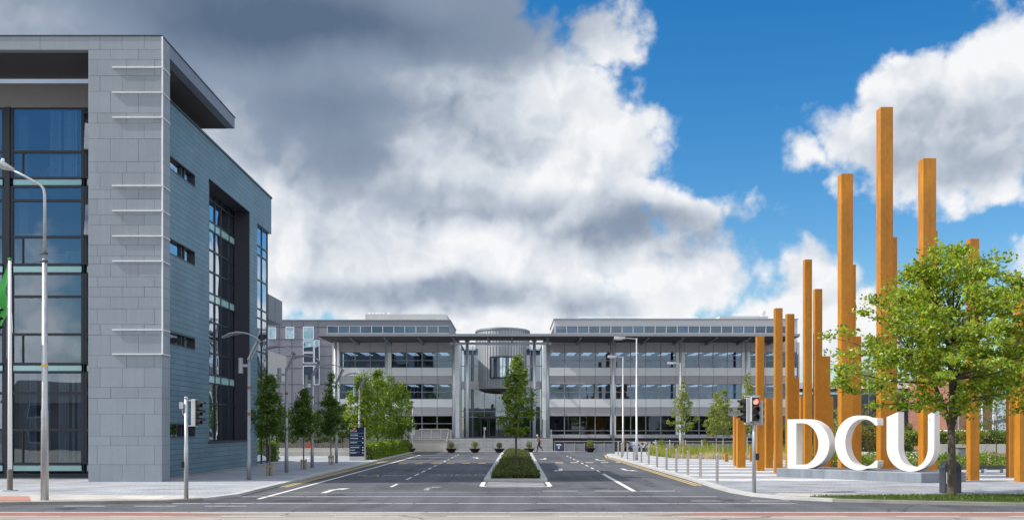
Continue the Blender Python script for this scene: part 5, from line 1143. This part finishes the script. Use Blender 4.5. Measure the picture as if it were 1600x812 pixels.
van('white van parked behind the hedge left of the column, only its roof showing', X(1494, 92), 92, 2.32, MT['car_white']); van('pale blue grey van parked behind the hedge at the right, only its roof showing', X(1556, 92), 92, 2.3, mat('pale blue van paint', (.42, .5, .58), .3, coat=.4))

# ================================================================== TREES AND PLANTING
def crown_points(c, rx, ry, z0, z1, shape, clumps, per, cr, seed, outward=.45, flat=.38, wob=.16):
    r = random.Random(seed); cs = []; pts = []
    while len(cs) < clumps:
        t = r.random(); a = r.uniform(0, 2 * math.pi); k = shape(t)
        if r.random() > k + .1: continue
        if wob > .2 and math.sin(a * 2.3 + 1.1) * math.cos(t * 8 + a) > .82: continue
        q = (r.random() ** outward) * k * (1 + wob * math.sin(a * 3 + seed + t * 5) + .10 * math.sin(a * 5 - t * 9))
        cs.append(Vector((c[0] + rx * q * math.cos(a), c[1] + ry * q * math.sin(a), z0 + (z1 - z0) * t)))
    for p in cs:
        s = cr * r.uniform(.55, 1.25); n = int(per * r.uniform(.5, 1.4))
        for _ in range(n): pts.append((p.x + r.gauss(0, s * .5), p.y + r.gauss(0, s * .5), p.z + r.gauss(0, s * flat)))
    return cs, pts
def tree(name, label, x, d, z, h, cz0, rx, shape, clumps, per, cr, lsize, lmat, bmat, tr=.08, seed=1, group=None, lean=(0, 0), limbs=16, flat=.38, wob=.16, fork=None, split=None, cxo=0.0, outward=.45, ry=None, cat='tree'):
    t = thing(name, label, cat, (x, d, z), group); r = random.Random(seed + 50)
    cs, pts = crown_points((x + cxo, d), rx, ry or rx, z + cz0, z + h, shape, clumps, per, cr, seed, outward, flat, wob)
    b = MB(); sp = split or cz0; top = z + h * .86
    pth = [(x, d, z - .03), (x + .01, d, z + .08), (x + r.uniform(-.03, .03), d, z + sp * .5), (x + lean[0] * .3, d, z + sp)]
    rad = [tr * 1.5, tr * 1.12, tr * .95, tr * .85]
    for k in (.25, .5, .75, 1.0): pth.append((x + lean[0] * (.3 + k * .7) + cxo * k * .6 + r.uniform(-.12, .12) * k, d + r.uniform(-.12, .12) * k, z + sp + (top - z - sp) * k)); rad.append(tr * (.8 - .7 * k))
    if fork:                                           # the trunk parts into a few heavy limbs
        b.tube(pth[:4], rad[:4], 12); mains = []
        for (fx, fy, fz) in fork:
            s0 = Vector((x + lean[0] * .3, d, z + sp - .06)); e0 = Vector((x + fx, d + fy, z + fz)); m0 = s0.lerp(e0, .4) + Vector((-fx * .12, 0, .12)); m1 = s0.lerp(e0, .72) + Vector((-fx * .06, 0, .10))
            b.tube([s0 + Vector((0, 0, -.25)), s0.lerp(m0, .3), m0, m1, e0], [tr * .62, tr * .58, tr * .46, tr * .30, tr * .12], 8); mains += [(m0, tr * .34), (m1, tr * .24), (s0.lerp(m0, .6), tr * .36)]
    else: b.tube(pth, rad, 9)
    order = sorted(cs, key=lambda p: -((p.x - x) ** 2 + (p.y - d) ** 2 + .3 * (p.z - z) ** 2))
    for p in order[:limbs * 2:2] + order[limbs * 2::7][:limbs]:
        f = min(.8, max(.0, (p.z - z - sp) / (top - z - sp) - .28)); s = Vector((x + lean[0] * .3 + cxo * f * .6, d, z + sp * .97 + (top - z - sp) * f)); m_ = s.lerp(p, .45) + Vector((0, 0, -.10 * (p - s).length + .15))
        q = tr * (.62 - .5 * f)
        if fork: s, q = min(mains, key=lambda a: (a[0] - p).length + max(0, a[0].z - p.z) * 2)
        m_ = s.lerp(p, .45) + Vector((0, 0, -.06 * (p - s).length + .1))
        b.tube([s, m_, s.lerp(p, .8), p], [q, q * .62, q * .33, q * .12], 6)
    b.build('trunk', bmat, t, smooth=True)
    scatter_leaves(pts, lsize, lmat, 'crown', t, .55, None, .62, seed)
    return t
oval = lambda t: max(.12, math.sin(math.pi * min(1, (t * .93 + .05)) ** .80)) ** .75
spire = lambda t: (min(1, .55 + t * 2.2) if t < .22 else max(.10, (1 - (t - .22) / .80)) ** .80)
column_ = lambda t: min(1, .5 + t * 2.5) * (1 if t < .42 else max(.10, 1 - (t - .42) / .60) ** .72)
lime = lambda t: max(.10, (min(1, .50 + t * 1.9) if t < .3 else 1 - ((t - .3) / .74) ** 2.1 * .95))
tree('lime_tree', 'round crowned bright green tree on the verge in front of the letter U', 15.03, 35.05, PZ + .04, 8.45, 2.85, 3.55, lime, 390, 84, .48, .14, MT['leaf_lime'], MT['bark'], .136, 4, limbs=44, wob=.22, split=2.5, cxo=.05, outward=.42, flat=.24,
     fork=((-1.9, .3, 5.6), (2.2, -.2, 5.2), (.3, .5, 7.4), (-.7, -1.1, 5.9), (1.1, .9, 6.4)))
tree('island_tree', 'slim conical green tree growing on the central island', .2, 50.2, .1, 5.95, 2.0, .88, column_, 150, 60, .22, .105, MT['leaf_island'], MT['bark'], .06, 11, limbs=14)
sg = 'small dark street trees on the left pavement'
for k, (p, d, zt, r_, lab) in enumerate(((421, 50.7, 5.05, .88, 'small dark green street tree nearest the slate wall, its crown broad'), (474.6, 58.8, 4.6, .80, 'smallest dark green street tree between two winged lamps'), (517.5, 66.9, 6.1, .86, 'tall pointed dark green street tree beside the directory sign'))):
    x = X(p, d); tree('street_tree', lab, x, d, PZ, zt - PZ, 1.95, r_, spire, 130, 70, .26, .11, MT['leaf_mid'], MT['bark_young'], .042, 20 + k, sg, limbs=10, outward=.5)
    stake_frame(('short pair of timber stakes under the broad dark street tree', 'short pair of timber stakes under the smallest dark street tree', 'short pair of timber stakes under the tall pointed street tree')[k], x, d, .26, .58)
bg = 'bright green trees behind the hedge'
for k, (p, d, zt, r_, lab) in enumerate(((567, 82, 6.7, 1.55, 'bright yellow green tree right behind the directory sign'), (590, 90, 7.5, 1.5, 'tallest bright green tree behind the hedge'), (608, 97, 7.4, 1.55, 'bright green tree behind the middle of the hedge, third from the sign'), (628, 103, 7.2, 1.35, 'bright green tree at the far end of the hedge'))):
    tree('maple_tree', lab, X(p, d), d, PZ, zt - PZ, 1.5, r_, oval, 110, 60, .42, .17, MT['leaf_bright'], MT['bark'], .07, 30 + k, bg, limbs=10)
for k, (p, d, zt, r_, lab) in enumerate(((447, 101, 4.6, 1.5, 'pale green bushy tree behind the paling fence near the slate wall'), (497, 103, 4.4, 1.5, 'pale green bushy tree behind the paling fence, in its middle'), (535, 104, 5.0, 1.4, 'pale green bushy tree behind the right end of the paling fence'))):
    tree('bushy_tree', lab, X(p, d), d, 0, zt, .8, r_, oval, 60, 60, .42, .17, MT['leaf_bright'], MT['bark'], .06, 40 + k, 'bushy trees behind the fence', limbs=6)
bi = 'young birches in the grass bed'
for k, (p, d, zt, r_, c0, lab) in enumerate(((1067, 90, 6.45, 1.25, 2.1, 'young birch with a two tiered airy crown beside the far lamp post'), (1119, 88, 5.3, 1.15, 1.8, 'young birch with a thin crown, left of a pair'), (1130, 86, 5.6, 1.2, 1.9, 'young birch left of the orange columns, right of a pair'), (1168, 84, 7.0, 1.15, 2.0, 'tallest young birch, rising behind the first orange columns'))):
    tree('birch_tree', lab, X(p, d), d, PZ, zt, c0, r_, lambda t: max(.15, spire(t)), 95, 52, .26, .125, MT['leaf_birch'], MT['bark_birch'], .05, 60 + k, bi, limbs=22, outward=.6)
for p, d, lab in ((1065, 88.6, 'white painted tree support in front of the first birch'), (1131, 84.6, 'white painted tree support in front of the pair of birches')):
    stake_frame(lab, X(p, d), d, .75, 1.0)
for k, (p, d, zt, r_, lm, lab) in enumerate(((1358, 66, 4.0, .95, 'leaf_yellow', 'thin yellowish sapling seen between the letters C and U'), (1400, 68, 3.8, .9, 'leaf_yellow', 'yellow green sapling seen inside the letter U'), (1312, 68, 3.6, .7, 'leaf_birch', 'thin pale sapling in the gap between the letters D and C'), (1557, 60.5, 4.6, 1.35, 'leaf_mid', 'dark green sapling in a timber frame right of the column by the trunk'), (1512, 72, 4.3, 1.1, 'leaf_yellow', 'yellowish sapling behind the column right of the trunk'))):
    tree('sapling', lab, X(p, d), d, PZ, zt, 1.1 if k != 3 else 1.9, r_, oval, 55, 34, .26, .10, MT[lm], MT['bark'], .035, 80 + k, 'saplings in the shrub bed', limbs=12, outward=.6)
stake_frame('timber tree frame around the dark sapling at the right', X(1558, 60), 60, 1.0, .95); stake_frame('timber tree frame between the letters C and U', X(1366, 63), 63, .38, .72)

def hedge(lab, x0, x1, y0, y1, z0, z1, n, lm, seed, lsize=.14):
    t = thing('hedge', lab, 'hedge', ((x0 + x1) / 2, (y0 + y1) / 2, z0)); r = random.Random(seed); pts = []
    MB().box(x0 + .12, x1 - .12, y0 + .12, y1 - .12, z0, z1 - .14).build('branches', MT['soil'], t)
    ax, ay, az = (y1 - y0) * (z1 - z0), (x1 - x0) * (z1 - z0), (x1 - x0) * (y1 - y0)
    for _ in range(n):
        q = r.uniform(0, 2 * ax + ay + 1.2 * az); j = r.gauss(0, .055) + .05 * math.sin(q * 40)
        if q < 2 * ax: p = ((x0 if r.random() < .4 else x1) + j, r.uniform(y0, y1), r.uniform(z0, z1))
        elif q < 2 * ax + ay: p = (r.uniform(x0, x1), y0 + j, r.uniform(z0, z1))
        else: p = (r.uniform(x0, x1), r.uniform(y0, y1), z1 + j + .05 * math.sin(r.uniform(0, 6)))
        pts.append(p)
    scatter_leaves(pts, lsize, MT[lm], 'foliage', t, .35, None, .65, seed); return t
hedge('clipped bright green hedge along the left kerb beyond the directory sign', -11.5, -10.45, 77, 104, PZ, 1.22, 11000, 'leaf_hedge', 1, .17)
hedge('small dark hedge at the far corner of the slate wall', -18.9, -17.0, 72.5, 74.5, PZ, 1.45, 1500, 'leaf_mid', 2)
hedge('long clipped green hedge on the wall behind the columns at the right', 29.5, 60, 77, 78.6, 1.15, 2.14, 9000, 'leaf_hedge', 3, .17)
hedge('green hedge far right of the campus building, behind the birches', 25, 41, 104.5, 106, PZ, 2.6, 4000, 'leaf_mid', 5, .22)

def blades(name, n, place, height, width, mtl, seed, lean=.35):
    r = random.Random(seed); vs, fs = [], []
    for _ in range(n):
        x, y, z, k = place(r); h = height * k * r.uniform(.6, 1.2); a = r.uniform(0, 6.283); w = width * r.uniform(.6, 1.3); l = lean * h * r.random(); b = r.uniform(0, 6.283)
        dx, dy = w * math.cos(a), w * math.sin(a); i = len(vs); vs += [(x - dx, y - dy, z), (x + dx, y + dy, z), (x + l * math.cos(b), y + l * math.sin(b), z + h)]; fs.append((i, i + 1, i + 2))
    me = bpy.data.meshes.new(name); me.from_pydata(vs, [], fs); me.materials.append(mtl); o = bpy.data.objects.new(name, me); C.objects.link(o); o['kind'] = 'stuff'; return o
# island planting: low leafy ground cover, mounded
def isl_h(x, y): return .24 + .22 * math.sin(math.pi * max(0, min(1, (x + .85) / 2.1))) + .10 * math.sin(y * 1.3 + x) + .08 * math.sin(y * .7)
rp = random.Random(9); pts = []
for _ in range(17000):
    y = 47.3 + 52.5 * rp.random() ** 1.7; x0 = -.98 + (y - 47) * .0068; x1 = 1.30 + (y - 47) * .0042; x = rp.uniform(x0 + .05, x1 - .02); pts.append((x, y, .1 + isl_h(x, y) * (rp.random() ** .5) * (.35 + .65 * min(1, (y - 47) / 1.2))))
o = scatter_leaves(pts, .13, MT['leaf_cover'], 'ground_cover', None, .3, None, .5, 9); o['kind'] = 'stuff'
blades('island_grass', 9000, lambda r: (lambda y: (r.uniform(-.95 + (y - 47) * .0068, 1.27 + (y - 47) * .0042), y, .1, .6 + .5 * math.sin(y * 2.1) ** 2))(47.35 + 52 * r.random() ** 1.7), .46, .012, MT['leaf_cover'], 21, .5)
verge = [(10.1, 34.75), (11.3, 33.85), (12.8, 33.25), (15.8, 32.2), (22, 31.6), (70, 30.9), (70, 35.3), (17, 35.4), (13, 35.2)]
struct(MB().prism(verge, PZ - .02, PZ + .035).build('grass_verge', MT['turf']))
def in_poly(x, y, P):
    c = False
    for i in range(len(P)):
        (x1, y1), (x2, y2) = P[i], P[i - 1]
        if (y1 > y) != (y2 > y) and x < (x2 - x1) * (y - y1) / (y2 - y1) + x1: c = not c
    return c
def vp(r):
    while True:
        x, y = r.uniform(10, 26), r.uniform(31, 35.5)
        if in_poly(x, y, verge): return x, y, PZ + .03, 1
blades('verge_grass', 30000, vp, .085, .009, MT['blade_turf'], 3, .8)
bed = [(12.2, 93), (12.3, 86), (13.2, 80.5), (16.5, 78.3), (28, 78), (28, 97), (14, 97)]
struct(MB().sheet(bed, PZ + .003).build('grass_bed', MT['soil']))
def bp(r, lo, hi):
    while True:
        x, y = r.uniform(12, 28), r.uniform(78, 97)
        if in_poly(x, y, bed) and lo < y - 78 + .25 * math.sin(x * 1.1) < hi: return x, y, PZ, .75 + .25 * math.sin(x * 2.1) + .2 * math.sin(x * .7 + y)
blades('tall_grass', 13000, lambda r: bp(r, 4.4, 30), .95, .022, MT['blade_green'], 4, .5)
blades('dry_grass', 9000, lambda r: bp(r, -2, 5.4), .55, .022, MT['blade_dry'], 5, .8)
pts = []
for _ in range(13000):
    x, y = rp.uniform(18.5, 40), rp.uniform(58.5, 67); 
    if x < 24 and y < 60.5: continue
    pts.append((x, y, PZ + (.62 + .22 * math.sin(x * 2.3 + y) + .16 * math.sin(x * 5.1)) * rp.random() ** .45))
struct(MB().sheet([(18.5, 60), (24, 58.4), (40, 58.4), (40, 67), (18.5, 67)], PZ + .004).build('shrub_bed', MT['soil']))
o = scatter_leaves(pts, .16, MT['leaf_hedge'], 'low_shrubs', None, .5, None, .6, 12); o['kind'] = 'stuff'

# ================================================================== THE WALKING MAN
def skin_mesh(name, joints, edges, root, mtl, parent, sub=2):
    me = bpy.data.meshes.new(name); me.from_pydata([j[:3] for j in joints], edges, []); o = bpy.data.objects.new(name, me); C.objects.link(o)
    sk = o.modifiers.new('skin', 'SKIN'); sk.use_smooth_shade = True
    for i, j in enumerate(joints): v = me.skin_vertices[0].data[i]; v.radius = (j[3], j[4] if len(j) > 4 else j[3]); v.use_root = (i == root)
    ss = o.modifiers.new('sub', 'SUBSURF'); ss.levels = sub; ss.render_levels = sub
    m2 = bpy.data.meshes.new_from_object(o.evaluated_get(bpy.context.evaluated_depsgraph_get())); bpy.data.objects.remove(o)
    m2.materials.clear(); m2.materials.append(mtl); m2.polygons.foreach_set('use_smooth', [True] * len(m2.polygons)); m2.name = name
    p = bpy.data.objects.new(name, m2); C.objects.link(p); p.parent = parent; return p
man = thing('person', 'man in a brown jacket and black trousers walking left past the steps', 'person', (X(842, 108.6), 108.6, .062))
# walking towards -x, leaning forward; coordinates relative to the ground under the hips
J = [(0, 0, .93, .13, .11), (-.03, 0, 1.12, .13, .10), (-.07, 0, 1.34, .15, .11), (-.10, 0, 1.47, .06, .06), (-.15, 0, 1.56, .06, .06),
     (-.06, -.19, 1.38, .055), (.02, -.24, 1.13, .045), (-.10, -.22, .92, .036), (-.07, .19, 1.38, .055), (.10, .23, 1.16, .045), (.20, .18, .95, .036),
     (0, -.09, .88, .085), (-.13, -.10, .50, .062), (-.12, -.10, .10, .042), (-.27, -.10, .035, .035), (.01, .09, .88, .085), (.10, .10, .49, .062), (.36, .10, .22, .042), (.38, .10, .07, .035)]
E = [(0, 1), (1, 2), (2, 3), (3, 4), (2, 5), (5, 6), (6, 7), (2, 8), (8, 9), (9, 10), (0, 11), (11, 12), (12, 13), (13, 14), (0, 15), (15, 16), (16, 17), (17, 18)]
body = skin_mesh('body', J, E, 0, MT['skin'], man)
hb = MB(); hb.lathe([(.005, -.125), (.045, -.115), (.068, -.07), (.082, 0), (.08, .06), (.055, .105), (.005, .125)], (-.17, 0, 1.63), 16, sx=1.12); off = wloc(man)
hb.v = [(v[0] + off.x, v[1] + off.y, v[2] + off.z) for v in hb.v]
head = hb.build('head', MT['skin'], man, smooth=True)
def rel(mb): mb.v = [(v[0] + off.x, v[1] + off.y, v[2] + off.z) for v in mb.v]; return mb
rel(MB().lathe([(.088, -.035), (.095, .02), (.09, .07), (.062, .118), (.005, .138)], (-.158, 0, 1.64), 16, sx=1.1)).build('hair', MT['hair'], head, smooth=True)
rel(MB().tube([(-.255, 0, 1.63), (-.285, 0, 1.61), (-.26, 0, 1.595)], [.012, .018, .012], 6).tube([(-.245, -.025, 1.575), (-.25, .025, 1.575)], .008, 6)).build('nose', MT['skin'], head, smooth=True)
rel(MB().tube([(-.16, -.088, 1.65), (-.15, -.094, 1.61)], .018, 6).tube([(-.16, .088, 1.65), (-.15, .094, 1.61)], .018, 6)).build('ear', MT['skin'], head, smooth=True)
eye = MB()
for s in (-.032, .032): eye.tube([(-.250, s - .008, 1.645), (-.252, s + .008, 1.645)], .008, 6)
rel(eye).build('eye', MT['black'], head)
Jj = [(.02, 0, .86, .20, .17), (-.03, 0, 1.12, .205, .165), (-.07, 0, 1.35, .205, .16), (-.09, 0, 1.46, .11, .10), (-.06, -.20, 1.38, .092), (.02, -.26, 1.13, .08), (-.085, -.235, .95, .062), (-.07, .20, 1.38, .092), (.10, .25, 1.16, .08), (.19, .19, .98, .062)]
skin_mesh('jacket', Jj, [(0, 1), (1, 2), (2, 3), (2, 4), (4, 5), (5, 6), (2, 7), (7, 8), (8, 9)], 0, MT['jacket'], man)
Jt = [(0, 0, .90, .14, .12), (0, -.09, .84, .105), (-.13, -.10, .50, .082), (-.12, -.10, .12, .064), (.01, .09, .84, .105), (.10, .10, .49, .082), (.345, .10, .24, .064)]
skin_mesh('trousers', Jt, [(0, 1), (1, 2), (2, 3), (0, 4), (4, 5), (5, 6)], 0, MT['trousers'], man)
for (pa, pb) in (((-.08, -.10, .045), (-.31, -.10, .04)), ((.375, .10, .19), (.385, .10, .03))): rel(MB().tube([pa, ((pa[0] + pb[0]) / 2, pa[1], (pa[2] + pb[2]) / 2 + .01), pb], [.062, .066, .045], 8)).build('shoe', MT['black'], man, smooth=True)
for (wx, wy, wz) in ((-.105, -.22, .90), (.205, .18, .93)):
    h_ = MB().tube([(wx, wy, wz + .03), (wx - .01, wy, wz - .04), (wx - .015, wy, wz - .07)], [.03, .042, .036], 8)
    for k in range(4): h_.tube([(wx - .035 + k * .017, wy, wz - .06), (wx - .04 + k * .017, wy + .005, wz - .105), (wx - .03 + k * .015, wy + .015, wz - .14 + abs(k - 1.5) * .008)], [.010, .0095, .007], 6)
    h_.tube([(wx - .03, wy, wz - .02), (wx - .06, wy + .01, wz - .055), (wx - .055, wy + .015, wz - .085)], [.012, .011, .008], 6)
    rel(h_).build('hand', MT['skin'], man, smooth=True)

# ================================================================== ACROSS THE ROAD, BEHIND THE VIEWER (seen mirrored in the glass)
def house(lab, x, y, w, h):
    t = thing('terraced_house', lab, 'house', (x, y, 0), 'houses across the road')
    MB().box(x - w / 2, x + w / 2, y - 9, y, 0, h).build('wall', MT['render'], t)
    b = MB(); b.add([(x - w / 2 - .3, y + .4, h), (x + w / 2 + .3, y + .4, h), (x + w / 2 + .3, y - 4.5, h + 2.9), (x - w / 2 - .3, y - 4.5, h + 2.9), (x - w / 2 - .3, y - 9.4, h), (x + w / 2 + .3, y - 9.4, h)], [(0, 1, 2, 3), (3, 2, 5, 4), (0, 3, 4), (1, 5, 2), (0, 4, 5, 1)])
    rf = b.build('roof', MT['dark_metal'], t); MB().box(x + w / 2 - 1.6, x + w / 2 - .6, y - 5, y - 4, h + 2, h + 4).build('chimney', MT['brickwork'], rf)
    for (dx, z) in ((-w / 4, 1), (w / 4, 3.8), (-w / 4, 3.8)):
        f = MB().box(x + dx - .8, x + dx + .8, y + .002, y + .06, z, z + 1.4).build('window', MT['white_panel'], t); MB().box(x + dx - .7, x + dx + .7, y + .061, y + .07, z + .1, z + 1.3).build('pane', MT['frame'], f)
    MB().box(x + w / 4 - .5, x + w / 4 + .5, y + .002, y + .06, 0, 2.1).build('door', MT['navy'], t)
for i, lab in enumerate(('rendered house across the road, farthest left', 'rendered house across the road, second from the left', 'rendered house across the road, third from the left', 'rendered house across the road, third from the right', 'rendered house across the road, second from the right', 'rendered house across the road, farthest right')):
    house(lab, -52 + i * 20, -22 - (i % 2) * 1.5, 15, 5.4)
for i, (x, y, h, lab) in enumerate(((-8, -17, 6.5, 'broad tree across the road, left of the middle'), (3.5, -18, 7, 'broad tree across the road, opposite the island'), (22, -17, 6.5, 'broad tree across the road, opposite the letters'), (-30, -17, 7, 'broad tree across the road, opposite the glazed front'))):
    tree('roadside_tree', lab, x, y, 0, h, 2.2, 3.6, oval, 110, 40, .9, .5, MT['leaf_mid'], MT['bark'], .2, 90 + i, 'trees across the road', limbs=8)
